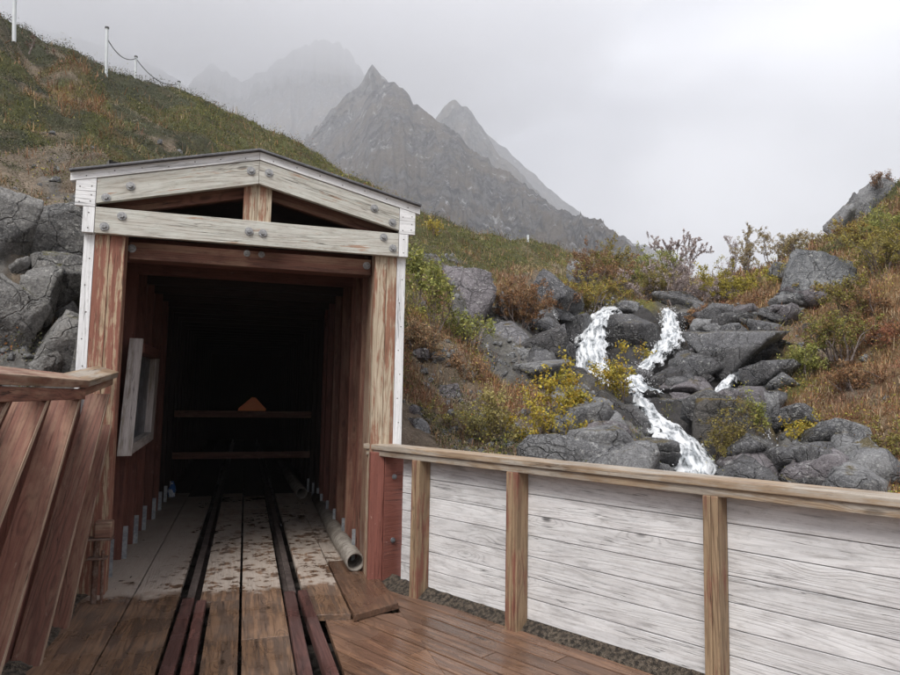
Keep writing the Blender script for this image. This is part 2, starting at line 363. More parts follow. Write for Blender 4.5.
def watermat():
    n = NT('foaming_water'); g = n.attr('flow'); P = n.pos()
    st = n.noise(n.vmath('MULTIPLY', g, (12, 2.0, 1)), 1, 5, .62, .4); bl = n.noise(P, 6, 4, .65)
    f = n.ramp(n.math('ADD', n.math('MULTIPLY', st, .7), n.math('MULTIPLY', bl, .55)), .46, .68)
    foam = n.n('ShaderNodeBsdfPrincipled'); foam.inputs['Roughness'].default_value = .85; foam.inputs['Specular IOR Level'].default_value = .15
    n.put(foam.inputs['Base Color'], n.mix(n.ramp(st, .35, .6), (.30, .325, .345), (.66, .675, .69)))
    bn = n.n('ShaderNodeBump'); bn.inputs['Strength'].default_value = .35; bn.inputs['Distance'].default_value = .03
    n.l(n.math('ADD', st, n.noise(P, 22, 4, .7)), bn.inputs['Height']); n.l(bn.outputs[0], foam.inputs['Normal'])
    clear = n.n('ShaderNodeBsdfPrincipled'); clear.inputs['Base Color'].default_value = (.10, .11, .115, 1); clear.inputs['Roughness'].default_value = .3
    n.l(bn.outputs[0], clear.inputs['Normal'])
    m = n.n('ShaderNodeMixShader'); n.l(f, m.inputs[0]); n.l(clear.outputs[0], m.inputs[1]); n.l(foam.outputs[0], m.inputs[2])
    sp = n.n('ShaderNodeSeparateXYZ'); n.l(g, sp.inputs[0]); tr = n.n('ShaderNodeBsdfTransparent'); ma = n.n('ShaderNodeMixShader')
    n.l(n.ramp(n.math('SUBTRACT', n.math('ADD', st, n.math('MULTIPLY', bl, .5)), n.math('MULTIPLY', n.math('POWER', sp.outputs[2], 1.6), .46)), .40, .60), ma.inputs[0])
    n.l(tr.outputs[0], ma.inputs[1]); n.l(m.outputs[0], ma.inputs[2]); n.l(ma.outputs[0], n.out.inputs['Surface'])
    return n.m
M['water'] = watermat()

# ================================================================== TUNNEL HOUSE
SL, SR, SC = -2.26, .156, -1.05        # outer faces of the portal posts, centre line
tun = empty('timber_tunnel', T(SC, 0, 0), 'red and grey timber tunnel portal with gabled white trimmed roof and bolted beams', 'tunnel')
def tb(s0, s1, t0, t1, z0, z1, mb=None, mi=0, along='z'):
    mb = mb or MB(); o = T(s0, t0, z0); a = TR*(s1-s0); b = TD*(t1-t0); c = np.array([0, 0, z1-z0])
    L, W, H = {'z': (c, a, b), 's': (a, c, b), 't': (b, a, c)}[along]
    return mb.box(o, L, W, H, mi)
Z = np.array([0, 0, 1.])
# front posts (two plies each, as in the photo)
m = MB(); tb(SL, SL+.105, .0, .15, -.02, 3.0, m); tb(SL+.107, SL+.215, .002, .15, -.02, 3.0, m); m.build('post', M['post'], tun, .004)
m = MB(); tb(-.04+.0, .063, .0, .15, -.02, 3.0, m); tb(.065, SR, .002, .15, -.02, 3.0, m); m.build('post', M['postr'], tun, .004)
# lintel
lint = tb(SL, SR, -.052, -.002, 2.805, 3.012, along='s').build('lintel', M['grey'], tun, .004)
def bolt(s, z, par, t=-.052, r=.034):
    m = MB(); m.tube([T(s, t-.007, z), T(s, t, z)], r, 20); m.tube([T(s, t-.024, z), T(s, t-.006, z)], r*.55, 6)
    return m.build('bolt', M['washer'], par, .0015)
for s, z in ((-2.19, 2.86), (-2.07, 2.955), (.02, 2.965), (.105, 2.875), (-1.11, 2.918), (-1.0, 2.912)): bolt(s, z, lint)
# rafters
sl = .24
def zr(s, top): return top-sl*abs(s-SC)
raf = []
for a, b in ((SL, SC-.001), (SC+.001, SR)):
    e = (zr(a, 3.528), zr(b, 3.528)); lo = [max(zr(a, 3.330), 3.015) if abs(a-SC) > 1 else zr(a, 3.33), max(zr(b, 3.33), 3.015) if abs(b-SC) > 1 else zr(b, 3.33)]
    q = MB().poly([T(a, -.054, lo[0]), T(b, -.054, lo[1]), T(b, -.054, e[1]), T(a, -.054, e[0])], TD*.05, L=T(b, 0, e[1])-T(a, 0, e[0]))
    raf.append(q.build('rafter', M['grey'], tun, .003))
for s, z, k in ((-2.19, 3.09, 0), (-2.02, 3.2, 0), (-1.115, 3.43, 0), (-.97, 3.43, 1), (-.08+.01, 3.215, 1), (.095, 3.105, 1)): bolt(s, z, raf[k], -.054)
# king post (two plies)
m = MB(); tb(-1.165, -1.055, .0, .05, 2.9, 3.36, m); tb(-1.053, -.938, .002, .05, 2.9, 3.36, m); m.build('king_post', M['postr'], tun, .003)
# inner doubled header and its gable rafters
hd = tb(SL+.22, -.045, .17, .27, 2.66, 2.80, along='s').build('header_beam', M['redb'], tun, .004)
for s in (-1.12, -1.0): bolt(s, 2.775, hd, .17, .028)
for s in (-2.02, -.085): bolt(s, 2.745, hd, .17, .034)
for a, b in ((SL+.03, SC-.001), (SC+.001, SR-.03)):
    MB().poly([T(a, .12, zr(a, 3.27)), T(b, .12, zr(b, 3.27)), T(b, .12, zr(b, 3.45)), T(a, .12, zr(a, 3.45))], TD*.06).build('inner_rafter', M['redb'], tun, .003)
# white trim: fascia strips, stepped corner boards, corner strips
def nails(m, pts, t):
    for s, z in pts: m.tube([T(s, t-.0025, z), T(s, t+.004, z)], .0055, 7, mi=1)
for a, b, sg in ((SL-.186, SC-.001, 1), (SC+.001, SR+.186, -1)):
    m = MB().poly([T(a, -.062, zr(a, 3.532)), T(b, -.062, zr(b, 3.532)), T(b, -.062, zr(b, 3.60)), T(a, -.062, zr(a, 3.60))], TD*.06, L=T(b, 0, zr(b, 1))-T(a, 0, zr(a, 1)))
    nails(m, [(a+(b-a)*u, zr(a+(b-a)*u, 3.566)+.01*math.sin(u*60)) for u in (.08, .22, .36, .5, .64, .78, .92)], -.062)
    m.build('fascia_strip', [M['trim'], M['nail']], tun, .002)
for s0, s1, sg in ((SL-.145, SL-.003, -1), (SR+.003, SR+.145, 1)):
    m = MB(); zt = min(zr(s0, 3.528), zr(s1, 3.528))
    m.poly([T(s0, -.058, 3.13), T(s1, -.058, 3.13), T(s1, -.058, zr(s1, 3.53)), T(s0, -.058, zr(s0, 3.53))], TD*.055, L=TR); tb(s0, s1, -.058, -.003, 3.01, 3.127, m, along='s')
    nails(m, [(s0+.03, 3.16), (s1-.03, 3.17), (s0+.03, 3.04), (s1-.035, 3.05), (s1-.03, 3.1)], -.058)
    i0, i1 = (s1-.083, s1) if sg < 0 else (s0, s0+.083)
    tb(i0, i1, -.056, -.003, 2.805, 3.007, m); nails(m, [((i0+i1)/2, 2.84), ((i0+i1)/2, 2.96)], -.056)
    m.build('corner_board', [M['trim'], M['nail']], tun, .002)
    j0, j1 = (SL-.078, SL-.003) if sg < 0 else (SR+.003, SR+.078)
    m = MB(); tb(j0, j1, .0, .03, .0, 2.802, m); nails(m, [((j0+j1)/2+.01*math.sin(k*3), .3+k*.21) for k in range(12)], 0)
    m.build('corner_strip', [M['trim'], M['nail']], tun, .002)
    # soffit bracket under the overhang
    k0, k1 = (SL-.14, SL-.085) if sg < 0 else (SR+.085, SR+.14)
    MB().poly([T(k0, -.0, 3.12), T(k1, -.0, 2.93), T(k1, 0, 3.2), T(k0, 0, 3.2)] if sg < 0 else [T(k1, 0, 3.12), T(k0, 0, 2.93), T(k0, 0, 3.2), T(k1, 0, 3.2)], TD*1.3).build('soffit', M['roof'], tun)
# roof
for a, b in ((SL-.19, SC), (SC, SR+.19)):
    m = MB().poly([T(a, -.10, zr(a, 3.602)), T(b, -.10, zr(b, 3.602)), T(b, -.10, zr(b, 3.618)), T(a, -.10, zr(a, 3.618))], TD*2.6)
    m.build('roof', M['roof'], tun, .002)
    a, b = (a+.05, b) if a < SC else (a, b-.05)
    m = MB().poly([T(a, -.0, zr(a, 3.56)), T(b, -.0, zr(b, 3.56)), T(b, -.0, zr(b, 3.600)), T(a, -.0, zr(a, 3.600))], TD*2.4); m.build('roof_boarding', M['red'], tun)
TL = 17.0
# side walls: board skin, studs, straps
for side in (-1, 1):
    s_in = SL+.035 if side < 0 else SR-.035; s_out = s_in+side*.03
    m = MB(); t = .15; k = 0
    while t < TL:
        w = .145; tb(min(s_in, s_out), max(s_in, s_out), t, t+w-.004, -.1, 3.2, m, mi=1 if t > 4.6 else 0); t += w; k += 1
    wl = m.build('wall_boards', [M['redb'] if side > 0 else M['red'], M['painted_shade']], tun)
    tb(min(s_out, s_out+side*.02), max(s_out, s_out+side*.02), .152, TL, -.2, 3.3).build('outer_cladding', M['red'], tun)
# frames: stud left/right + header beam, repeated into the dark
tts = [.50+.655*k for k in range(24)]
for k, t in enumerate(tts):
    t += random.uniform(-.03, .03)
    for side in (-1, 1):
        a, b = (SL+.038, -2.115+random.uniform(-.012, .012)) if side < 0 else (-.062+random.uniform(-.012, .012), SR-.038)
        st = tb(a, b, t, t+.052, -.03, 2.9).build('stud', (M['redb'] if (side > 0 and k < 4) else M['red']) if k < 6 else M['painted_shade'], tun, .003)  # deeper studs take the colour that has the shade built in
        tb(a, b, t+.054+.0, t+.10, -.03, 2.9).build('stud', M['red'] if k < 6 else M['painted_shade'], tun, .003)
        if k < 8:
            sx = b+.001 if side < 0 else a-.001; hh = .35-.015*k
            tb(min(sx, sx-side*(.042 if side < 0 else .032)), max(sx, sx-side*(.042 if side < 0 else .032)), t+.03, t+.036, .02, hh).build('steel_strap', M['galv'], st)
    tb(SL+.04, SR-.04, t+.002, t+.098, 2.70, 2.90, along='s').build('ceiling_beam', M['red'] if k < 2 else M['painted_shade'], tun, .003)
# a broad jamb lining behind the right front post
tb(-.038, .11, .152, .40, -.02, 2.66).build('jamb', M['capred'], tun, .004)
tb(SL+.04, -2.10, .152, .34, -.02, 2.66).build('jamb', M['red'], tun, .004)
m = MB(); s = SL+.04
while s < SR-.1:
    tb(s, s+.155, .28, TL, 2.903, 2.93, m, along='t'); s += .158
m.build('ceiling_boards', M['painted_shade'], tun)
tb(SL-.0, SR+.0, TL, TL+.05, -.3, 3.3).build('end_wall', M['painted_shade'], tun)
# crossbar barrier deep inside
bar = empty('crossbar_barrier', T(-.95, 5.3, .4), 'two horizontal red timber bars closing off the dark tunnel', 'barrier')
for z in (.60, 1.235): tb(-2.11, -.05, 5.28, 5.33, z-.05, z+.052, along='s').build('crossbar', M['redb'], bar, .004)
tri = MB().poly([T(-1.19, 5.30, 1.289), T(-.775, 5.30, 1.289), T(-.76, 5.30, 1.32), T(-.93, 5.30, 1.50), T(-.985, 5.30, 1.505), T(-1.18, 5.30, 1.33)], TD*.012).build('warning_plate', M['orange'], None, .004)
tag(tri, 'orange triangular warning plate resting on the upper crossbar in the tunnel', 'warning plate')

# ------------------------------------------------------------------ board frame hung on the left wall
nb = empty('framed_notice', T(-2.07, 1.5, 1.0), 'weathered white wooden frame with dark panel hanging on the left tunnel wall', 'notice board')
def fr(s0, s1, t0, t1, z0, z1, nm, mt):
    tb(s0, s1, t0, t1, z0, z1).build(nm, mt, nb, .003)
M['frame'] = wood('bleached_frame_board', (.52, .48, .46), (.33, .29, .27), (.30, .26, .22), .3, .5, knot=.8, var=.05)
MB().box(T(-2.105, .56, 1.03), T(-2.105, .86, 2.06)-T(-2.105, .56, 1.03), TD*.015+TR*.112, TD*.05-TR*.004).build('frame_board', M['frame'], nb, .003)
MB().box(T(-2.105, 1.95, 1.06), T(-2.105, 2.15, 2.02)-T(-2.105, 1.95, 1.06), TR*.085, TD*.24).build('frame_board', M['frame'], nb, .003)
MB().box(T(-2.10, .66, 1.03), T(-2.10, 1.97, 1.06)-T(-2.1, .66, 1.03), TR*.09, Z*.09).build('frame_rail', M['frame'], nb, .003)
MB().box(T(-2.10, .88, 1.93), T(-2.10, 2.1, 1.93)-T(-2.1, .88, 1.93), TR*.12, Z*.09).build('frame_rail', M['red'], nb, .003)
MB().box(T(-2.105, .7, 1.10), T(-2.105, 2.0, 1.13)-T(-2.105, .7, 1.10), TR*.02, T(-2.105, .9, 1.94)-T(-2.105, .7, 1.1)).build('panel', M['panel'], nb)

# ------------------------------------------------------------------ plank floor of the tunnel (runs along it), rails, pipes
zf = .04
cols = [(-2.20, -1.835), (-1.828, -1.50), (-1.345, -1.062), (-1.040, -.745), (-.585, -.30), (-.293, .06)]
wk = MB(); wk2 = MB()
def plank(s0, s1, t0, t1, z=zf, e0=0., e1=0.):
    (wk if t0 < 4.7 else wk2).poly([T(s0, t0+e0, z-.045), T(s1, t0+e1, z-.045), T(s1, t1, z-.045), T(s0, t1, z-.045)], Z*.045, L=TD)
joints = {0: [-5.2, -1.9, .45, 5.3, 8, 12.5, 17], 1: [-5.2, -.02, 4.9, 7.5, 12, 17], 2: [-5.2, -2.9, -.36, 1.9, 5.1, 11, 17], 3: [-5.2, -1.2, 2.2, 4.8, 10, 17], 4: [-.88, 1.15, 5.0, 9.2, 17], 5: [-.84, .62, 5.2, 8.4, 17]}
for k, (sa, s1) in enumerate(cols):
    jj = joints[k]
    for a, b in zip(jj, jj[1:]):
        s0 = sa
        e0 = e1 = 0
        if a == -.88: e0, e1 = .05, .0
        if a == -.84: e0, e1 = -.1, .12
        if k == 2 and a < -.6: s0 = -1.262
        if k == 5 and a < 0:
            MB().poly([T(s0+.002, a-.10, zf-.036), T(s1+.01, a+.10, zf-.036), T(s1-.004, b-.003, zf-.036), T(s0+.002, b-.003, zf-.036)], Z*.046, L=TD).build('end_plank', M['deck'], None, .004)['kind'] = 'structure'; continue
        plank(s0+random.uniform(-.004, .004), s1+random.uniform(-.004, .004), a+.003, b-.003, zf+random.uniform(-.002, .003)+(.012 if k == 5 and a < 0 else 0), e0, e1)
# narrower plank by the right hand row deep inside
o = wk2.build('inner_walkway', M['painted_shade'], None, .004, origin=T(-1, 9, 0)); tag(o, kind='structure')  # floor past the barrier coloured dark to stand in for shade
o = wk.build('plank_walkway', M['walk'], None, .004, origin=T(-1, 0, 0)); tag(o, kind='structure')
trk = empty('rail_track', T(-1.045, 0, 0), 'narrow gauge rails with rust red guard bars running into the tunnel', 'rail track')
for c in (-1.413, -.668):
    m = MB(); tb(c-.028, c+.028, -.27, TL-.1, .02, .048, m, along='t'); tb(c-.008, c+.008, -.27, TL-.1, -.05, .02, m, along='t'); tb(c-.05, c+.05, -.27, TL-.1, -.064, -.052, m, along='t')
    m.build('rail', M['steel'], trk, .006)
# red bars beside the rails on the near side
for p0, p1, w_ in (((-1.425, -.262), (-1.455, -5.2), .085), ((-1.330, -.34), (-1.318, -5.2), .072), ((-.690, -.262), (-.722, -5.2), .082), ((-.590, -.255), (-.49, -5.2), .075)):
    MB().beam(T(p0[0], p0[1], .018), T(p1[0], p1[1], .018), w_, .075, TR).build('guard_bar', M['rail'], trk, .012)
m = MB(); zz = .04+.095+.005
m.pipe([T(-.105, .20, .130), T(-.105, 1.6, .127), T(-.08, 2.8, .125), T(-.055, 3.95, .120)], .082, .066)
o = m.build('steel_pipe', M['pipe'], None, smooth_=True); tag(o, 'long dirty grey pipe lying on the planks with its open end near the portal', 'pipe', 'pipes on the tunnel floor')
m = MB(); m.pipe([T(-.24, 4.35, .130), T(-.28, 6.0, .127), T(-.32, 8.6, .125)], .082, .066)
o = m.build('steel_pipe', M['pipe'], None, smooth_=True); tag(o, 'farther grey pipe lying half in the dark beside the tunnel wall', 'pipe', 'pipes on the tunnel floor')
# blue and white wrapper by the left wall
w = MB(); w.tube([T(-2.05, 4.85, .05), T(-2.055, 4.87, .14), T(-2.04, 4.86, .2), T(-2.05, 4.88, .27)], [.05, .065, .04, .018], 7); o = w.build('plastic_bottle', M['blue'], None, .006); tag(o, 'small blue and white plastic bottle standing by the left tunnel wall', 'bottle')
# bed below the planks
o = tb(-2.9, .5, -6.5, TL+.1, -.5, -.32, along='t').build('ground_bed', M['earth'], None); tag(o, kind='structure')
# cross sleepers under the planks
m = MB()
for k in range(30): tb(-2.2, .08, -5+k*.75, -4.86+k*.75, -.2, -.066, m, along='s')
o = m.build('sleepers', M['earth'], None); tag(o, kind='structure')

# ------------------------------------------------------------------ deck (planks parallel to the right fence)
dk = MB()
def clip(poly, p, nrm):
    out = []
    for i in range(len(poly)):
        a, b = poly[i], poly[(i+1) % len(poly)]; da, db = (a-p)@nrm, (b-p)@nrm
        if da >= 0: out.append(a)
        if (da >= 0) != (db >= 0): out.append(a+(b-a)*(da/(da-db)))
    return out
o_ = .06
k = 0
while o_ < 4.6:
    w = .142; u0 = -4.0; cuts = [u0, 1.1+1.7*((k*37) % 5)/5, 9.0]
    for a, b in zip(cuts, cuts[1:]):
        pts = [FP(a+.002, o_, 0), FP(b-.002, o_, 0), FP(b-.002, o_+w-.010, 0), FP(a+.002, o_+w-.010, 0)]
        pts = clip(pts, T(-.475, 0, 0), TR); pts = clip(pts, T(0, -.02, 0), -TD) if len(pts) > 2 else pts
        if len(pts) > 2:
            # stop at the slanted ends of the walkway planks
            q = [p for p in pts]
            A = T(-.58, -.835, 0); B = T(.075, -.80, 0); nn = np.array([(B-A)[1], -(B-A)[0], 0]); nn /= np.linalg.norm(nn)
            if nn@TD > 0: nn = -nn
            # region right of the walkway (s>.075) keeps its full length, the rest is cut at the plank ends
            q1 = clip(q, T(.078, 0, 0), TR); q2 = clip(q, T(.078, 0, 0), -TR); q2 = clip(q2, A+nn*.004, nn) if len(q2) > 2 else q2
            for qq in (q1, q2):
                if len(qq) > 2:
                    zz = random.uniform(-.002, .002) if qq is q1 else zz
                    dk.poly([p+Z*(-.04+zz) for p in qq], Z*.04, L=FD)
    o_ += w; k += 1
o = dk.build('wooden_deck', M['deck'], None, .003, origin=FP(2, 2, 0)); tag(o, kind='structure')
# strip of grit between fence and deck
gv, gf = [], []
NU = 220; NO = 8
for i in range(NU):
    u = -.35+i*(8.0/NU)
    for j in range(NO):
        f_ = j/(NO-1); edge = .062+.03*perlin(np.array([[u*2.3, 1, 3]]))[0]+.16*max(0, .5-abs(u-.1))
        zz = .075*(1-f_)**1.2+.012*perlin(np.array([[u*14, f_*3, 5]]))[0]+(.004 if j < NO-1 else -.01)
        gv.append(FP(u, -.02+(edge+.04)*f_, zz))
for i in range(NU-1):
    for j in range(NO-1): gf.append((i*NO+j, (i+1)*NO+j, (i+1)*NO+j+1, i*NO+j+1))
o = np_mesh('gravel', gv, gf, M['gravel'], smooth_=True); tag(o, 'thin strip of grey grit and moss along the foot of the white fence', 'gravel', kind='stuff')

# ------------------------------------------------------------------ right fence
fen = empty('plank_fence', FP(1.5, 0, 0), 'low white plank fence with tan posts and brown cap rail along the deck', 'fence')
ups = [(.27, .09), (1.26, .10), (2.66, .085), (4.05, .09), (5.4, .09), (6.8, .09)]
edges = [-.02, .30, 1.30, 2.70, 4.08, 5.45, 6.9]
for a, b in zip(edges, edges[1:]):
    m = MB(); z = .065; k = 0
    while z < 1.09:
        h = .142; m.box(FP(a+.001, -.032+random.uniform(-.0015, .0015), z), FD*(b-a-.002), Z*(min(h, 1.1-z)-.005), FN*.03); z += h; k += 1
    m.build('board_panel', M['white'], fen, .002)
    MB().box(FP(a, -.06, .08), FD*(b-a), Z*1.0, FN*.025).build('backing', M['red'], fen)
for k, (u, w) in enumerate(ups):
    m = MB(); zl = -.03; m.box(FP(u-w/2, .0, zl), Z*1.10, FD*w*.52, FN*(.125)); m.box(FP(u-w/2+w*.52+.001, .0, zl), Z*1.10, FD*w*.48, FN*(.123)); m.build('post', M['fpost'], fen, .005)
MB().box(FP(-.40, -.045, 1.122), FD*7.3, FN*.175+Z*-.004, Z*.045).build('cap_rail', M['cap'], fen, .006)
MB().box(FP(-.38, .070, 1.068), FD*7.28, FN*.045, Z*.052).build('ledger', M['cap'], fen, .005)
MB().box(FP(-.38, -.02, 1.068), FD*7.28, FN*.09, Z*.052).build('ledger', M['cap'], fen, .005)
# red end post with two bolts, standing against the portal
ep = empty('end_post', T(.14, -.04, 0), 'dark red end post with two bolts joining fence and portal', 'post')
m = MB(); tb(-.044, .075, -.075, -.004, -.01, 1.10, m); e_ = m.build('post_edge', M['redp'], ep, .004)
pb = MB(); pb.box(T(.078, -.085, -.01), T(.34, .01, 0)-T(.078, -.085, 0), Z*1.10, TD*.04).build('post_board', M['redp'], ep, .004)
for z in (.36, .89):
    c = T(.165, -.054, z); nr = -TD*.94+TR*.34; nr /= np.linalg.norm(nr)
    m = MB(); m.tube([c+nr*.012, c-nr*.02], .021, 16); m.tube([c+nr*.02, c+nr*.011], .011, 6); m.build('bolt', M['galv'], ep, .001)

# ------------------------------------------------------------------ left fence (leaning studs under a worn cap)
lf = empty('leaning_stud_fence', T(-2.2, -1.5, 0), 'dark red fence of slanted studs under a worn double cap rail at the left', 'fence')
def lsp(px, py, s): t, z = SPt(px, py, s); return T(s, t, z)
# cap: long leg and the short kinked leg that meets the portal post
tA = SPt(0, 380, -2.05)[0]-2.2; tK = -1.02
up = Z*.05-TR*.0
capv = -TR*.155+Z*.045
MB().box(T(-2.035, tA, 1.615), T(-2.035, tK, 1.600)-T(-2.035, tA, 1.615), capv, Z*.048+TR*.012).build('cap_rail', M['capred'], lf, .006)
MB().box(T(-2.045, tA, 1.545), TD*(tK-tA-.01)+Z*-.015, -TR*.045, Z*.066).build('ledger', M['redb'], lf, .005)
MB().box(T(-2.035, tK+.003, 1.605), T(-2.03, -.07, 1.685)-T(-2.035, tK, 1.605), capv, Z*.045+TR*.01).build('cap_rail', M['cap'], lf, .006)
MB().box(T(-2.05, tK+.003, 1.55), T(-2.055, -.09, 1.63)-T(-2.05, tK, 1.55), -TR*.045, Z*.05).build('ledger', M['capred'], lf, .005)
lines = [(80-.0, 400, -.30), (108, 402, -.262), (117, 396, -.215), (48, 400, -.40), (8, 402, -.5), (-45, 402, -.6), (-110, 404, -.7)]
for x0, y0, m_ in lines:
    s1 = -2.06; s0 = -2.13
    t1, z1 = SPt(x0, y0, s1)
    y = y0
    for _ in range(900):
        y += 1; x = x0+m_*(y-y0); t0, z0 = SPt(x, y, s0+(s1-s0)*max(0, min(1, z0/1.55)) if y > y0+1 else s1)
        if z0 < -.02: break
    p1 = T(s1, t1, 1.56); p0 = T(s0, t0, -.03)
    L = p1-p0
    MB().box(p0-TR*.15, L, TR*.15, TD*.048).build('stud', M['redb'], lf, .004)
    MB().box(p0+TR*.001-TD*.001, L, TR*.004, TD*.046).build('stud_edge', M['edge'], lf)  # paler strip over the stud's front edge
m = MB(); t = tA
while t < -.1:
    m.box(T(-2.31, t, -.1), Z*1.68+TD*.30, TR*.025, TD*.14); t += .146
m.build('backing_boards', M['red'], lf)
# rusty hinge post at the corner
hp = empty('hinge_post', T(-2.12, -.36, 0), 'rusty iron hinge post with block at the foot of the left fence', 'hinge post')
b0 = V(83, 610, 4.95); b0 = T(-2.08, -.20, 0)
m = MB(); m.tube([b0, b0+Z*.5], .022, 10); m.tube([b0+TR*.06-TD*.03, b0+TR*.05-TD*.03+Z*.42], .012, 8); m.build('rod', M['rust'], hp, smooth_=False)
MB().box(b0-TR*.06-TD*.08+Z*.5, TR*.17, TD*.12, Z*.012).build('plate', M['rust'], hp, .003)
MB().box(b0-TR*.05-TD*.07+Z*.36, TR*.13, TD*.1, Z*.012).build('plate', M['rust'], hp, .003)
MB().box(b0-TR*.08-TD*.16+Z*.008, TR*.2, TD*.2+TR*.03, Z*.03).build('foot_plate', M['rust'], hp, .006)
MB().box(b0-TR*.015-TD*.06+Z*.512, TR*.12, TD*.1, Z*.12).build('block', M['capred'], hp, .012)
# mud and chips at the foot of the left fence
gv, gf = [], []
NU = 90; NO = 10
for i in range(NU):
    t = -4.6+i*(4.75/NU)
    for j in range(NO):
        f_ = j/(NO-1); e_ = .2+.07*perlin(np.array([[t*2.5, 4, 3]]))[0]
        gv.append(T(-2.34+e_*f_, t, .042+.05*(1-f_)+.02*perlin(np.array([[t*12, f_*3, 9]]))[0]+(.0 if j < NO-1 else -.03)))
for i in range(NU-1):
    for j in range(NO-1): gf.append((i*NO+j, (i+1)*NO+j, (i+1)*NO+j+1, i*NO+j+1))
o = np_mesh('silt', gv, gf, M['gravel'], smooth_=True); tag(o, 'grey silt and wood chips heaped along the foot of the left fence', 'silt', kind='stuff')

# ================================================================== TERRAIN
# control points: photo pixel, distance (m), cover type   M moss/heather  O orange grass  B brown litter  R rock  Y yellow-green herbs  D dark wet stream bed
CT = [
 # left hill
 (-60,350,6.6,'R'),(30,345,6.8,'R'),(70,330,7.2,'R'),(30,280,7.2,'R'),(75,285,7.8,'R'),(5,235,7.4,'B'),(-60,240,7.3,'B'),(70,235,8.3,'R'),(30,195,8.6,'B'),(90,185,9.0,'B'),(-60,170,8.8,'B'),
 (35,160,9.8,'H'),(60,140,11.0,'M'),(110,150,11.2,'M'),(10,120,11.0,'H'),(150,150,12.5,'H'),(20,78,14.6,'B'),(70,103,14.6,'O'),(120,112,15.8,'M'),(165,128,17,'M'),(215,140,17,'M'),(110,128,13.2,'M'),(60,120,12,'H'),(40,180,9.3,'B'),(30,95,12.4,'M'),(90,110,13.2,'O'),(-60,90,11.5,'M'),
 (140,118,14.5,'B'),(180,140,14.5,'H'),(200,120,17,'M'),(70,82,15,'M'),(10,60,13.5,'H'),(5,45,14.6,'H'),(-60,20,13.5,'H'),(-160,0,12,'M'),(-300,60,10,'M'),(-300,250,7,'B'),(-500,300,6,'B'),(-300,-60,14,'M'),
 (60,62,17,'H'),(15,35,16.5,'H'),(120,88,19,'H'),(170,98,21,'H'),(230,128,22,'M'),(240,145,20,'M'),(270,150,24,'M'),(220,112,25,'M'),(180,95,24,'H'),(150,87,22,'H'),(75,57,19,'H'),
 (270,132,28,'M'),(300,148,29,'M'),(330,168,30,'M'),(350,182,30,'M'),(380,196,30,'M'),(300,170,22,'M'),(340,190,22,'M'),(260,165,17,'M'),
 # centre right slope
 (400,205,28,'M'),(425,218,26,'M'),(460,232,26,'M'),(500,241,27,'M'),(540,249,28,'M'),(575,258,29,'M'),(430,240,19,'M'),(470,255,19,'M'),(510,268,20,'M'),(545,275,21,'M'),
 (420,262,14,'M'),(440,270,13.2,'R'),(480,290,14,'M'),(520,300,15,'O'),(550,300,16,'B'),(410,300,10.8,'M'),(430,315,10.6,'Y'),(450,330,10.8,'B'),(480,330,12.3,'R'),(520,345,12.2,'R'),(545,330,14,'D'),
 (415,345,9.4,'O'),(450,352,9.8,'O'),(480,372,10,'O'),(440,380,8.9,'B'),(410,400,7.9,'B'),(500,385,10.2,'O'),(540,375,11.2,'R'),(560,372,12,'D'),(470,405,8.6,'B'),(520,405,9,'O'),(450,430,7.8,'B'),(500,435,7.9,'B'),
 (410,440,6.9,'B'),(560,415,9.2,'B'),(540,440,8,'B'),(600,445,8.4,'R'),(640,470,8,'D'),(410,470,6.3,'B'),(500,470,6.6,'B'),(600,490,6.6,'R'),
 # stream
 (600,318,17.2,'D'),(590,372,14.6,'D'),(570,345,15.5,'D'),(630,318,17,'D'),(668,320,17.2,'D'),(670,350,15.2,'D'),(640,378,13.2,'D'),(690,400,12,'D'),(640,400,11.6,'D'),(660,420,10.9,'D'),(680,445,10.1,'D'),(693,470,9.3,'D'),(700,500,8.2,'D'),
 (620,430,10,'R'),(720,410,11.3,'D'),(740,385,12.4,'D'),(740,450,9.5,'D'),(770,430,10.2,'D'),(775,470,9,'D'),(720,330,15.8,'D'),(760,330,14.2,'D'),
 # above stream
 (600,300,19.5,'Y'),(560,285,21,'B'),(600,280,23,'Y'),(640,290,22,'Y'),(640,272,26,'O'),(600,266,28,'M'),(680,292,23,'B'),(680,279,27,'B'),(720,280,27,'B'),(720,300,20,'O'),(740,310,17,'O'),(750,290,20,'Y'),(770,272,24,'O'),(800,262,24,'O'),(700,312,18,'R'),
 # right hill
 (800,345,13.2,'B'),(790,310,15,'O'),(830,300,14.6,'O'),(810,258,20,'M'),(840,235,21,'M'),(870,215,21.5,'M'),(900,185,22,'M'),(900,215,18,'O'),(860,250,18,'Y'),(900,250,15,'Y'),(880,280,14,'O'),(900,300,12.5,'O'),
 (860,330,12.6,'O'),(840,370,11.8,'O'),(880,370,11,'O'),(800,385,11.6,'Y'),(820,410,10.8,'O'),(860,410,10.2,'O'),(900,400,9.8,'O'),(840,440,9.6,'O'),(890,440,9,'B'),(800,450,9.6,'R'),(830,475,8.8,'R'),(870,470,8.6,'O'),(900,478,8.2,'Y'),(780,505,8,'D'),(880,510,7,'B'),
 (960,150,21,'M'),(960,250,14,'O'),(960,350,10.5,'O'),(960,450,8,'O'),(1060,130,19,'M'),(1060,300,11,'O'),(1060,450,7.4,'O'),(1250,150,16,'M'),(1250,350,9,'O'),(1250,480,6.4,'O'),(1500,300,9,'O'),(1500,500,5.6,'O'),
]
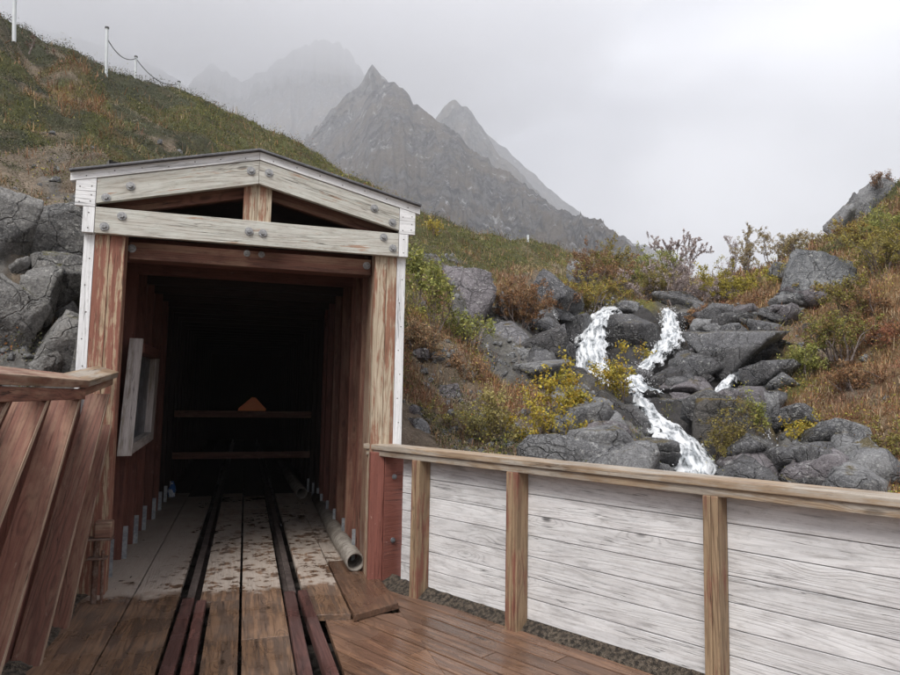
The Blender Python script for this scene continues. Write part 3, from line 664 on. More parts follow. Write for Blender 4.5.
FALLS = [[(610, 312, 17.4, 24), (600, 320, 16.6, 32), (593, 335, 15.6, 38), (590, 355, 14.9, 44), (592, 374, 14.3, 48), (604, 386, 13.8, 36), (622, 394, 13.0, 26), (636, 400, 12.3, 24)],
 [(666, 314, 17.6, 14), (669, 320, 16.8, 22), (671, 338, 15.6, 28), (666, 350, 14.8, 30), (656, 362, 14.2, 28), (642, 374, 13.6, 22), (632, 386, 13.0, 34), (640, 396, 12.4, 44), (650, 401, 12.1, 46)],
 [(637, 402, 11.9, 14), (641, 412, 11.3, 26), (650, 424, 10.9, 36), (664, 438, 10.4, 46), (678, 452, 9.9, 54), (690, 466, 9.4, 60), (696, 484, 8.9, 56), (700, 510, 8.2, 50)],
 [(738, 374, 12.9, 12), (730, 384, 12.3, 20), (724, 394, 11.8, 20), (714, 402, 11.5, 14)], [(762, 440, 9.9, 5), (768, 452, 9.4, 7), (775, 466, 9.1, 9), (772, 480, 8.8, 10)]]
WP = [(a[0]+(b[0]-a[0])*u, a[1]+(b[1]-a[1])*u, (a[3]+b[3])/4) for fl in FALLS for a, b in zip(fl, fl[1:]) for u in (0, .33, .66)]
_wc = np.array([V(a[0]+(b[0]-a[0])*u, a[1]+(b[1]-a[1])*u, a[2]+(b[2]-a[2])*u) for fl in FALLS for a, b in zip(fl, fl[1:]) for u in np.linspace(0, .9, 5)])
_ww = np.array([(a[3]+b[3])/2/F*a[2]/2 for fl in FALLS for a, b in zip(fl, fl[1:]) for u in np.linspace(0, .9, 5)])
def water_cut(x, y):
    x = np.asarray(x, float); out = np.zeros(x.shape)
    for p, w in zip(_wc, _ww): out = np.maximum(out, np.exp(-(((x-p[0])**2+(y-p[1])**2)/(w*1.1+.12)**2)))
    return out
fr_pts = []; typ = []
TY = 'MOBRYDH'
for px, py, D, ty in CT:
    p = V(px, py, D); rr_ = math.hypot(p[0], p[1]); fr_pts.append((math.degrees(math.atan2(p[0], p[1])), rr_, (p[2]-CZ)/rr_)); typ.append(TY.index(ty))
# far side: the ground falls away behind every crest
for az, rr_, e in [(-60,30,.30),(-45,34,.33),(-35,36,.34),(-25,38,.33),(-15,40,.28),(-5,42,.20),(5,42,.13),(12,42,.11),(20,40,.12),(30,38,.16),(40,36,.2),(60,30,.2),
                   (-60,60,.18),(-30,70,.16),(-10,70,.10),(10,70,.06),(30,70,.07),(60,60,.12),(-60,110,.07),(-20,110,.05),(10,110,.02),(40,110,.03),(75,110,.04),
                   (-60,3,-.35),(-40,3,-.35),(-10,3,-.5),(20,3,-.5),(50,3,-.4),(75,3,-.45),(-75,4,-.3),(-75,8,.0),(-75,20,.3),(80,6,-.2),(80,15,.25),(0,5,-.25),(10,5.5,-.2),(25,5,-.25),(40,4.5,-.28),(-40,5.2,.0),(-50,5,-.05)]:
    fr_pts.append((az, rr_, e)); typ.append(0 if rr_ > 20 else 2)
fr_pts = np.array(fr_pts); typ = np.array(typ)
KL = 20.0
Q = np.stack([fr_pts[:, 0], KL*np.log(fr_pts[:, 1])], 1)
def phi(d): return np.sqrt(d*d+4.0)
A_ = phi(np.linalg.norm(Q[:, None]-Q[None], axis=2)); n_ = len(Q)
A_ = np.block([[A_+np.eye(n_)*-.02, np.ones((n_, 1))], [np.ones((1, n_)), np.zeros((1, 1))]])
Wt = np.linalg.solve(A_, np.append(fr_pts[:, 2], 0))
def elev(az, r):
    q = np.stack([az, KL*np.log(r)], -1).reshape(-1, 2); out = np.empty(len(q))
    for i in range(0, len(q), 20000):
        d = np.linalg.norm(q[i:i+20000, None]-Q[None], axis=2); out[i:i+20000] = phi(d)@Wt[:-1]+Wt[-1]
    return out.reshape(np.shape(az))
def types(az, r, x, y):
    p3 = np.stack([x*.9, y*.9, x*0], -1); j1 = fbm(p3, 3); j2 = fbm(p3+31.7, 3)
    q = np.stack([az+j1*4.5, KL*np.log(r)+j2*3.5], -1).reshape(-1, 2); out = np.empty((len(q), 7))
    oh = np.eye(7)[typ]
    for i in range(0, len(q), 20000):
        w = 1/(np.linalg.norm(q[i:i+20000, None]-Q[None], axis=2)**2+.6)**2.2
        out[i:i+20000] = (w@oh)/w.sum(1)[:, None]
    return out.reshape(*np.shape(az), 7)
def stc(x, y):
    q = np.stack([x-TO[0], y-TO[1]], -1); s = q@TR[:2]; t = q@TD[:2]
    g = np.stack([x-FA[0], y-FA[1]], -1); return s, t, g@FD[:2], g@FN[:2]
def ground_z(x, y, detail=True, tw=None):
    x = np.asarray(x, float); y = np.asarray(y, float)
    r = np.hypot(x, y)+1e-6; az = np.degrees(np.arctan2(x, y)); rc = np.clip(r, 2.5, 110)
    azc = np.clip(az, -76, 82); z = CZ+elev(azc, rc)*np.clip(r, 0, 110)
    back = smooth(np.abs(az), 80, 115); z = z*(1-back)+(-1.2)*back
    farw = smooth(r, 100, 190); z = z*(1-farw)+(2+6*perlin(np.stack([x/160, y/160, x*0], -1)))*farw
    if detail:
        if tw is None: tw = types(az, rc, x, y)
        p = np.stack([x, y, z*.6], -1); nr = smooth(r, 5, 8)*(1-smooth(r, 90, 140))
        lump = fbm(p*1.1, 4)*.16+np.abs(perlin(p*.55))*.22
        rk = ridged(p*1.25, 4)*.17
        wr = tw[..., 3]+tw[..., 5]
        z = z+nr*(lump*(1-wr)*(.6+r/40)+rk*wr)
        z = z+farw*0
    z = z-.34*water_cut(x, y)
    s, t, fu, fo = stc(x, y)
    deck = (t < .05) & (s > -2.45) & (fo > -.10) & (r < 14)
    z = np.where(deck | ((np.abs(az) > 100) & (r < 14)), np.minimum(z, -.42), z)
    # low fill right behind the fence and beside the tunnel house
    nearf = (fo <= -.10) & (fo > -.8) & (t < 1.) & (fu > -.5); z = np.where(nearf & (r < 13), np.minimum(z, .95+.3*(-fo)), z)
    fp = (s > -2.55) & (s < .42) & (t > -.0)
    dt = smooth(t, 1.4, 1.9)
    zt = 3.75+.1*t
    edge = np.minimum(smooth(s, -2.75, -2.5), 1-smooth(s, .28, .55))*(t > .05)
    z = np.where((t > 1.5) & (s > -3.0) & (s < .9) & (t < 25), z+(np.maximum(z, zt)-z)*edge, z)
    # the bank leans against the left side but never through the wall
    lw = (s > -2.9) & (s <= -2.42) & (t > -.1) & (t <= 1.5); z = np.where(lw, np.minimum(z, 2.9), z)
    lf_ = (s > -3.2) & (s <= -2.42) & (t <= .1) & (t > -6); z = np.where(lf_, np.minimum(z, 1.15), z)
    return z
azl = np.concatenate([np.arange(-180, -62, 6.), np.arange(-62, -37, .5), np.arange(-37, 38, .19), np.arange(38, 62, .5), np.arange(62, 180.1, 6.)])
rl = np.concatenate([2.6*np.exp(np.arange(0, math.log(46/2.6), .0075)), 46*np.exp(np.arange(0.03, math.log(9000/46), .07))])
AZ, RR = np.meshgrid(azl, rl, indexing='ij'); X = RR*np.sin(np.radians(AZ)); Y = RR*np.cos(np.radians(AZ))
TW = types(AZ, np.clip(RR, 2.5, 110), X, Y); ZZ = ground_z(X, Y, True, TW)
PAL = np.array([(.095, .098, .035), (.24, .155, .08), (.25, .20, .15), (.20, .195, .185), (.17, .16, .05), (.075, .072, .072), (.062, .066, .036)])
def cover(TW, X, Y, Z_):
    c = TW**1.3; c = c/c.sum(-1, keepdims=True); c = c@PAL
    p = np.stack([X, Y, Z_], -1); n1 = fbm(p*.8, 4); n2 = fbm(p*2.3+9, 4)
    m = (TW[..., 0]+TW[..., 6]*.3)[..., None]
    c = c*(1-m*smooth(n2, .15, .5)[..., None]*.8)+np.array((.13, .085, .045))*m*smooth(n2, .15, .5)[..., None]*.8
    c = c*(1+.35*n1[..., None]); return np.clip(c, .008, .6)
tc_ = cover(TW, X, Y, ZZ)
na, nr_ = AZ.shape; idx = np.arange(na*nr_).reshape(na, nr_)
f = np.stack([idx[:-1, :-1], idx[1:, :-1], idx[1:, 1:], idx[:-1, 1:]], -1).reshape(-1, 4)
s, t, fu, fo = stc(X, Y); inside = ((s > -2.5) & (s < .36) & (t > -.06) & (t < 1.65)).ravel()
keep = ~inside[f].all(1); f = f[keep][:, ::-1]
_NA = len(azl); _NR = len(rl); _lr = np.log(rl)
def grid_at(az, r):
    i = np.clip(np.searchsorted(azl, az)-1, 0, _NA-2); j = np.clip(np.searchsorted(_lr, np.log(r))-1, 0, _NR-2)
    a = ((az-azl[i])/(azl[i+1]-azl[i]))[..., None]; b = ((np.log(r)-_lr[j])/(_lr[j+1]-_lr[j]))[..., None]
    def bl(Gd): return Gd[i, j]*(1-a)*(1-b)+Gd[i+1, j]*a*(1-b)+Gd[i, j+1]*(1-a)*b+Gd[i+1, j+1]*a*b
    return bl(ZZ[..., None])[..., 0], bl(TW)
def zat(x, y):
    az = np.degrees(np.arctan2(x, y)); r = np.hypot(x, y); return float(grid_at(np.array([az]), np.array([r]))[0][0])
v = np.stack([X, Y, ZZ], -1).reshape(-1, 3); cc = tc_.reshape(-1, 3)
g = np_mesh('ground', v, f, M['terrain'], origin=(0, 0, 0), col=cc, smooth_=True); tag(g, kind='structure')
o = MB().box((-3, -3, -.6), (6, 0, 0), (0, 6, 0), (0, 0, .1)).build('ground_underfoot', M['earth']); tag(o, kind='structure')

# ------------------------------------------------------------------ ground plants (uncountable)
def scatter(n, azr, rr2, seed):
    g = np.random.default_rng(seed); az = g.uniform(*azr, n); r = np.exp(g.uniform(math.log(rr2[0]), math.log(rr2[1]), n))
    x = r*np.sin(np.radians(az)); y = r*np.cos(np.radians(az)); s, t, fu, fo = stc(x, y)
    ok = ~((s > -2.5) & (s < .4) & (t > -.1) & (t < 1.7)) & ~((t < .05) & (s > -2.5) & (fo > -.2) & (r < 14)); ok &= ~((fo > -.25) & (r < 9) & (x > -.4))
    ok &= ~((s > -2.9) & (s < .8) & (t > -.2) & (t < 1.6))
    az, r, x, y = az[ok], r[ok], x[ok], y[ok]; z, tw = grid_at(az, r); return g, az, r, x, y, z, tw
def blades(name, n, seed, sel, cols, length, wid, lean, azr=(-58, 54), rr2=(6.2, 36), clump=.5, label='', thr=.35, jit=.35):
    g, az, r, x, y, z, tw = scatter(n, azr, rr2, seed)
    w = sum(tw[:, TY.index(a)]*b for a, b in sel.items()); cl = fbm(np.stack([x*2.1, y*2.1, x*0+seed], -1), 3)
    k = (w+cl*clump*.6+g.uniform(-.25, .25, len(x))) > thr; x, y, z, r, cl = x[k], y[k], z[k], r[k], cl[k]; m = len(x)
    L = length*(.5+g.random(m))*(1+cl*.4)*(.35+r/22); W = np.maximum(wid, .00085*r)*(.6+.8*g.random(m))
    a = g.uniform(0, 2*np.pi, m); d = np.stack([np.cos(a), np.sin(a), 0*a], -1); side = np.stack([-np.sin(a), np.cos(a), 0*a], -1)
    ln = lean*(g.random(m))**.7; base = np.stack([x, y, z-.02], -1)
    dh = np.stack([np.sin(ln), np.cos(ln)], -1); down = np.array([-.0, -.35, 0])
    tip = base+(d*dh[:, :1]+np.array([0, 0, 1.])*dh[:, 1:]+down*.3)*L[:, None]
    midp = base+(tip-base)*.55+np.array([0, 0, 1.])*L[:, None]*.12
    v = np.stack([base-side*W[:, None]/2, base+side*W[:, None]/2, midp+side*W[:, None]*.4, midp-side*W[:, None]*.4, tip], 1).reshape(-1, 3)
    i0 = np.arange(m)*5
    f = np.concatenate([np.stack([i0, i0+1, i0+2], -1), np.stack([i0, i0+2, i0+3], -1), np.stack([i0+3, i0+2, i0+4], -1)])
    P_ = np.array(cols); ci = np.clip(((fbm(np.stack([x*.9, y*.9, x*0+seed*3], -1), 3)*.9+.5+g.uniform(-jit, jit, m))*len(P_)).astype(int), 0, len(P_)-1)
    c = P_[ci]*(.6+.8*g.random((m, 1))); c = np.repeat(c, 5, 0); 
    o = np_mesh(name, v, f, M['grass'], origin=(0, 8, 0), col=c); tag(o, label, 'grass', kind='stuff'); return o
def leaflets(name, n, seed, sel, cols, size, height, azr=(-58, 54), rr2=(6.2, 34), clump=.6, thr=.4, label='', jit=.35, cat='heather', fr=2.1):
    g, az, r, x, y, z, tw = scatter(n, azr, rr2, seed)
    w = sum(tw[:, TY.index(a)]*b for a, b in sel.items()); cl = fbm(np.stack([x*fr, y*fr, x*0+seed], -1), 3)
    k = (w+cl*clump+g.uniform(-.2, .2, len(x))) > thr; x, y, z, r, cl = x[k], y[k], z[k], r[k], cl[k]; m = len(x)
    c0 = np.stack([x, y, z+height*(.45+r/32)*(g.random(m)**1.6)*np.clip(.6+cl*1.6, .25, 1.6)], -1)
    S = np.maximum(size, .00075*r)*(.6+.9*g.random(m)); n1 = g.normal(size=(m, 3)); n1 /= np.linalg.norm(n1, axis=1)[:, None]
    n2 = np.cross(n1, g.normal(size=(m, 3))); n2 /= np.linalg.norm(n2, axis=1)[:, None]
    v = np.stack([c0-n1*S[:, None], c0+n2*S[:, None]*.55, c0+n1*S[:, None], c0-n2*S[:, None]*.55], 1).reshape(-1, 3); i0 = np.arange(m)*4
    f = np.stack([i0, i0+1, i0+2, i0+3], -1)
    P_ = np.array(cols); ci = np.clip(((fbm(np.stack([x*.8, y*.8, x*0+seed*3], -1), 3)*.9+.5+g.uniform(-jit, jit, m))*len(P_)).astype(int), 0, len(P_)-1)
    c = np.repeat(P_[ci]*(.55+.9*g.random((m, 1))), 4, 0)
    o = np_mesh(name, v, f, M['grass'], origin=(0, 8, 0), col=c); tag(o, label, cat, kind='stuff'); return o
QN = 1.45
leaflets('heather', int(420000*QN), 11, {'M': 1.0, 'B': .25, 'Y': .3, 'R': .1}, [(.055, .066, .024), (.085, .10, .03), (.12, .13, .036), (.17, .17, .05), (.18, .14, .075), (.15, .155, .045), (.2, .18, .11)], .011, .16, label='dark green and olive heather and crowberry covering the hillsides', thr=.42)
leaflets('dark_heather', int(260000*QN), 17, {'H': 1.1}, [(.035, .042, .022), (.055, .062, .028), (.075, .08, .034), (.09, .085, .045), (.13, .115, .07)], .013, .19, azr=(-58, 5), label='thick dark green heather band along the left ridge', thr=.38, clump=.7, cat='heather', fr=1.6)
blades('dry_grass', int(300000*QN), 12, {'O': 1.0, 'Y': .25, 'B': .2, 'M': .08}, [(.40, .27, .14), (.32, .18, .09), (.27, .155, .09), (.38, .30, .19), (.30, .155, .08), (.22, .13, .085)], .16, .005, 1.1, label='orange and tan dry grass on the slopes beside the stream', thr=.42)
leaflets('leaf_litter', int(380000*QN), 13, {'B': 1.0, 'O': .35, 'R': .12}, [(.30, .25, .18), (.22, .18, .14), (.40, .35, .27), (.27, .21, .15), (.20, .19, .11), (.32, .22, .16)], .009, .07, label='brown withered litter and low twigs on the bank', thr=.42, cat='leaf litter')
leaflets('yellow_herbs', int(330000*QN), 14, {'Y': 1.0, 'O': .42, 'M': .14, 'B': .1}, [(.30, .27, .05), (.22, .24, .05), (.38, .32, .06), (.24, .20, .06), (.30, .14, .05)], .014, .30, label='yellow and lime green low herbs among the grass', thr=.55, cat='herbs', fr=1.3)
blades('green_moss', int(160000*QN), 15, {'M': 1.0}, [(.15, .16, .045), (.20, .20, .055), (.25, .22, .07), (.10, .11, .035), (.26, .22, .11)], .07, .004, 1.2, label='short olive green moss and sedge on the rounded ridge', thr=.45, clump=.8)
leaflets('red_leaves', int(240000*QN), 16, {'O': .68, 'B': .25, 'Y': .3, 'M': .2}, [(.30, .09, .06), (.36, .14, .10), (.26, .07, .05), (.33, .17, .12)], .010, .12, label='small red and pink autumn leaves scattered over the slopes', thr=.72, cat='leaves', fr=1.8)

# ================================================================== ROCKS
_ico = {}
def ico(k):
    if k not in _ico:
        b = bmesh.new(); bmesh.ops.create_icosphere(b, subdivisions=k, radius=1); b.verts.ensure_lookup_table()
        _ico[k] = (np.array([v.co[:] for v in b.verts]), np.array([[v.index for v in f.verts] for f in b.faces])); b.free()
    return _ico[k]
def rock_shape(seed, k=4, planes=11, sharp=26, rough=.05, flat_top=None, noise_s=2.2):
    D_, F_ = ico(k); D_ = D_/np.linalg.norm(D_, axis=1)[:, None]; g = np.random.default_rng(seed)
    nn = g.normal(size=(planes, 3)); nn /= np.linalg.norm(nn, axis=1)[:, None]; d = g.uniform(.48, .82, planes)
    if flat_top is not None:
        nn = np.vstack([nn, np.array(flat_top, float)/np.linalg.norm(flat_top)]); d = np.append(d, .5)
    cs = np.maximum(D_@nn.T, 1e-3); r = d/cs; r = np.minimum(r, 2.2)
    r = (np.sum(r**-(sharp*4.), 1)+1.5**-(sharp*4.))**(-1/(sharp*4.))
    P_ = D_*r[:, None]; q = P_*noise_s+seed*1.37
    st_ = perlin(q*.75+3)*3.2; dn = rough*.45*fbm(q*1.6, 5, gain=.62)+rough*.9*(np.floor(st_)+smooth(st_-np.floor(st_), .0, .12))/3.2+rough*.3*(ridged(q*2.2+5, 3)-.5); P_ = P_*(1+dn)[:, None]
    lo, hi = P_.min(0), P_.max(0); P_ = (P_-(lo+hi)/2)/((hi-lo)/2); return P_, F_
def boulder(x0, y0, x1, y1, D, mat, seed, label, deep=.9, k=4, tilt=0., flat=None, sharp=26, rough=.05, sink=.15, cat='boulder', group=None, planes=8, name='boulder', fbx=1.):
    P_, F_ = rock_shape(seed, k, planes, sharp, rough, flat)
    w = (x1-x0)/F*D/2; h = (y1-y0)/F*D/2
    c = V((x0+x1)/2, (y0+y1)/2, D+w*deep*.3)
    if tilt:
        a = R(tilt); x, z = P_[:, 0]*w, P_[:, 2]*h; X_ = x*math.cos(a)+z*math.sin(a); Z_ = -x*math.sin(a)+z*math.cos(a)
        X_ *= w/np.abs(X_).max(); Z_ *= h/np.abs(Z_).max(); Y_ = P_[:, 1]*w*deep
    else: X_, Y_, Z_ = P_[:, 0]*w, P_[:, 1]*w*deep, P_[:, 2]*h
    low = Z_ < 0; Z_ = np.where(low, Z_*(1+sink), Z_)
    rt = np.array([math.cos(math.atan2(c[0], c[1])), -math.sin(math.atan2(c[0], c[1])), 0]); fw = np.array([-rt[1], rt[0], 0])
    v = c+X_[:, None]*rt+Y_[:, None]*fw+Z_[:, None]*Z
    o = np_mesh(name, v, F_, M[mat], smooth_=False)
    tag(o, label, cat, group); return o
B_ = boulder
# around the stream
B_(618, 362, 654, 390, 13.2, 'rock_dark', 36, 'wet dark stone splitting the stream below the second fall', .9, 4, flat=(.2, -.2, 1))
B_(646, 412, 662, 426, 10.9, 'rock_dark', 37, 'little wet stone poking out of the lower cascade', .9, 4)
B_(681, 325, 788, 388, 12.6, 'rock_wetgrey', 5, 'large flat topped grey boulder right of the upper cascades', 1.0, 5, flat=(0, -.15, 1), sharp=40)
B_(770, 246, 853, 345, 14.6, 'rock_big', 14, 'tall speckled grey boulder standing upright below the right hill', .6, 5, flat=(-.5, -.7, .5), sharp=34)
B_(606, 311, 661, 368, 15.2, 'rock_dark', 22, 'dark square block parting the two upper waterfalls', .9, 5, flat=(.1, -.2, 1), sharp=40)
B_(650, 366, 694, 400, 12.6, 'rock_dark', 31, 'dark wedge rock leaning under the large flat topped boulder', .9, 4, flat=(-.4, -.2, 1))
B_(632, 398, 690, 420, 11.9, 'rock_wetgrey', 42, 'low ledge of grey rock across the middle of the stream', 1.1, 4, flat=(0, 0, 1), sharp=40)
B_(675, 404, 702, 446, 11.0, 'rock_dark', 51, 'small dark wet pillar rock beside the lower cascade', .9, 4)
B_(694, 398, 778, 486, 9.8, 'rock_moss', 63, 'big rounded boulder patched with yellow brown moss above the fence', .8, 5, sharp=14)
B_(608, 437, 678, 474, 9.1, 'rock_wetgrey', 74, 'broad grey boulder at the left foot of the cascade', .8, 5, flat=(-.1, -.2, 1))
B_(586, 388, 640, 430, 10.8, 'rock_dark', 82, 'dark layered slab left of the lower cascade', 1.0, 4, tilt=24, flat=(.3, -.2, 1))
B_(604, 404, 664, 448, 10.5, 'rock_dark', 93, 'long dark slab slanting down along the cascade edge', .8, 4, tilt=30, flat=(.4, -.2, 1), sharp=40)
B_(572, 422, 612, 462, 8.7, 'rock_grey', 104, 'pale grey rock with flat top just behind the cap rail', .9, 4, flat=(0, -.3, 1))
B_(598, 446, 632, 474, 8.5, 'rock_grey', 111, 'brownish grey rock low behind the fence next to the pale rock', .9, 4)
B_(518, 420, 549, 452, 8.1, 'rock_viol', 123, 'small purplish stone among the yellow bushes', .8, 4)
B_(437, 383, 465, 408, 8.6, 'rock_viol', 135, 'pointed brown grey stone on the littered bank', .9, 4, flat=(-.4, -.5, .8), sharp=40)
B_(405, 417, 431, 443, 7.1, 'rock_grey', 146, 'pale stone low beside the white corner strip', .9, 4)
B_(402, 404, 420, 424, 7.3, 'rock_viol', 147, 'dark brown stone above the pale stone by the corner strip', .9, 3)
B_(429, 352, 446, 361, 9.2, 'rock_grey', 156, 'small flat pale stone high on the bank', 1., 3, flat=(0, 0, 1))
B_(414, 348, 430, 360, 9.0, 'rock_viol', 157, 'rounded dark stone beside the small flat pale stone', 1., 3)
B_(495, 448, 520, 466, 7.6, 'rock_viol', 158, 'small light stone touching the rail behind the birch sprout', 1., 3)
B_(417, 258, 497, 326, 12.6, 'rock_viol', 164, 'large purplish outcrop slanting down to the right behind green leaves', .7, 5, tilt=28, flat=(-.3, -.8, .7), sharp=30)
B_(470, 318, 566, 384, 12.0, 'rock_slab', 175, 'broad striated slab sloping down towards the stream', .7, 5, tilt=33, flat=(.35, -.6, .8), sharp=40)
B_(488, 290, 522, 336, 13.0, 'rock_slab', 186, 'rounded grey slab half covered by brown grass', .8, 4, tilt=30)
B_(528, 268, 570, 318, 15.0, 'rock_slab', 197, 'steep grey slab above the brown bush', .8, 4, tilt=25, flat=(.3, -.6, .7))
B_(536, 310, 562, 348, 13.8, 'rock_dark', 208, 'black wet rock left of the first waterfall', .9, 4)
B_(556, 312, 592, 346, 15.6, 'rock_wetgrey', 219, 'grey rock lip at the left side of the waterfall head', .9, 4, flat=(-.3, -.2, 1))
B_(545, 340, 576, 376, 13.6, 'rock_dark', 229, 'dark rock at the left foot of the first waterfall', .9, 4)
B_(566, 256, 598, 288, 20.5, 'rock_grey', 231, 'pale grey boulder on the moor above the stream', .8, 4)
B_(596, 300, 640, 316, 17.6, 'rock_grey', 240, 'flat light rock bridging the stream head', .8, 4, flat=(0, 0, 1))
B_(652, 290, 702, 316, 18.5, 'rock_wetgrey', 251, 'wide dark rock under the bare birch', .8, 4)
B_(694, 304, 742, 330, 16.0, 'rock_wetgrey', 262, 'rounded grey rock behind the flat topped boulder', .9, 4)
B_(672, 312, 696, 330, 16.8, 'rock_dark', 263, 'small dark rock right of the second fall head', .9, 4)
B_(690, 318, 716, 334, 15.4, 'rock_grey', 264, 'pale lichen covered stone behind the large boulder', .9, 4)
B_(750, 390, 786, 424, 10.9, 'rock_wetgrey', 272, 'angular grey block below the large flat topped boulder', .9, 4, flat=(-.3, -.3, 1), sharp=40)
B_(772, 408, 830, 452, 10.1, 'rock_wetgrey', 283, 'grey speckled block with a yellow sprig at the foot of the right hill', .8, 4, flat=(.2, -.5, .8), sharp=40)
B_(733, 382, 760, 396, 12.2, 'rock_viol', 285, 'flat brownish stone in the side rill', .9, 3)
B_(744, 386, 762, 394, 11.6, 'rock_grey', 286, 'small pale stone below the large boulder edge', .9, 3)
B_(768, 440, 824, 490, 9.3, 'rock_wetgrey', 294, 'dark sloping rock beside the thin right rill', .9, 5, tilt=-20, flat=(-.3, -.4, .8))
B_(812, 452, 856, 494, 8.9, 'rock_viol', 305, 'grey brown rock low behind the right fence', .9, 4)
B_(845, 446, 905, 500, 8.7, 'rock_wetgrey', 316, 'broad grey rock at the far right above the cap rail', .9, 4, tilt=20)
B_(846, 398, 896, 434, 10.4, 'rock_viol', 327, 'dark lichen rock set in the orange grass of the right hill', .8, 4, tilt=-15)
B_(798, 463, 814, 481, 8.8, 'rock_grey', 331, 'small pale angular stone by the thin rill', .9, 3, sharp=40)
B_(812, 330, 832, 356, 12.9, 'rock_dark', 333, 'dark rock in the shadow below the tall boulder', .9, 4)
B_(735, 425, 776, 470, 9.7, 'rock_dark', 334, 'dark cleft rock between mossy boulder and right rill', .9, 4)
B_(640, 372, 668, 392, 13.6, 'rock_dark', 335, 'brown wet rock under the second fall', .9, 4)
# crags on the right skyline
B_(824, 204, 854, 238, 21.5, 'rock_grey', 341, 'lowest and leftmost crag on the right skyline', .8, 4, flat=(-.7, -.5, .5), sharp=34)
B_(842, 190, 872, 226, 21.8, 'rock_grey', 352, 'middle crag on the right skyline', .8, 4, flat=(-.7, -.5, .5), sharp=34)
B_(854, 176, 892, 212, 22.2, 'rock_grey', 363, 'highest crag on the right skyline with bushes on top', .8, 4, flat=(-.6, -.5, .6), sharp=34)
B_(768, 262, 790, 280, 18, 'rock_grey', 364, 'low grey rock left of the tall speckled boulder', .8, 4)
# left cliff beside the portal
LB = dict(sharp=44, rough=.07, planes=10)
B_(16, 194, 96, 268, 7.7, 'rock_left', 374, 'large overhanging cliff block nearest the roof corner', .8, 5, flat=(.1, -1, .1), **LB)
B_(-40, 186, 36, 280, 7.1, 'rock_left', 385, 'tall pale cliff rock at the left edge', .8, 5, flat=(.3, -1, .2), **LB)
B_(28, 250, 99, 322, 7.3, 'rock_left', 396, 'dark slab tucked behind the left portal post', .8, 5, flat=(.2, -.8, .6), **LB)
B_(-34, 262, 46, 376, 6.5, 'rock_left', 407, 'biggest cracked rock just above the left cap rail', .8, 5, flat=(.3, -1, .3), **LB)
B_(22, 258, 60, 330, 6.9, 'rock_left', 418, 'narrow upright rock in the middle of the left cliff', .9, 4, **LB)
B_(28, 308, 93, 388, 6.6, 'rock_left', 429, 'rounded cliff rock touching the white corner strip', .9, 4, **LB)
B_(50, 300, 84, 336, 7.2, 'rock_left', 430, 'small wedge rock between the cliff slabs', .9, 4, **LB)
B_(0, 255, 30, 290, 7.1, 'rock_left', 441, 'small block with moss on top at the left edge', .9, 4, **LB)
B_(-90, 220, -20, 380, 6.6, 'rock_left', 452, 'cliff rock beyond the left picture edge', .9, 4, **LB)
B_(30, 350, 60, 385, 6.4, 'rock_left', 453, 'lowest stone of the left cliff resting behind the cap rail', .9, 4, **LB)
# many middling stones filling the stream bed and lower bank
g = np.random.default_rng(99); placed = 0; tries = 0
protos = {}
while placed < 150 and tries < 9000:
    tries += 1
    px = g.uniform(530, 860); py = g.uniform(300, 495)
    if any(abs(px-a) < w_+13 and abs(py-b) < 15 for a, b, w_ in WP): continue
    az = math.degrees(math.atan2(*(ray(px, py)[:2]))); r_ = np.exp(np.linspace(math.log(7), math.log(19), 60)); azs = np.full(60, az)
    zz, tw = grid_at(azs, r_); rv = ray(px, py); rh = rv[2]/math.hypot(rv[0], rv[1]); hit = np.nonzero((zz-CZ)/r_ > rh)[0]
    if len(hit) == 0: continue
    j = hit[0]; 
    if g.random() > tw[j, 5]*1.3+tw[j, 3]*.6-.12: continue
    sz = g.uniform(.12, .42)*(1 if g.random() < .8 else 1.5); key = (placed % 24, )
    if key not in protos: protos[key] = rock_shape(1000+placed*7, 3, 10, 36, .06)
    P_, F_ = protos[key]; a = g.uniform(0, 6.28); ca, sa = math.cos(a), math.sin(a); sc3 = sz*np.array([1, g.uniform(.7, 1.2), g.uniform(.45, .85)])
    q = P_*sc3; tl = g.uniform(-.4, .4); q = np.stack([q[:, 0]*math.cos(tl)+q[:, 2]*math.sin(tl), q[:, 1], -q[:, 0]*math.sin(tl)+q[:, 2]*math.cos(tl)], -1)
    q = np.stack([q[:, 0]*ca-q[:, 1]*sa, q[:, 0]*sa+q[:, 1]*ca, q[:, 2]], -1)
    x = r_[j]*math.sin(R(az)); y = r_[j]*math.cos(R(az)); v = q+np.array([x, y, zz[j]+sz*.12])
    o = np_mesh('rock', v, F_, M[['rock_dark', 'rock_wetgrey', 'rock_wetgrey', 'rock_viol', 'rock_grey'][int(g.integers(0, 5))] if tw[j, 5] > .4 else 'rock_grey'], smooth_=False)
    tag(o, 'smallish grey or dark rock in the jumble along the stream bed', 'rock', 'rocks jumbled along the stream'); placed += 1
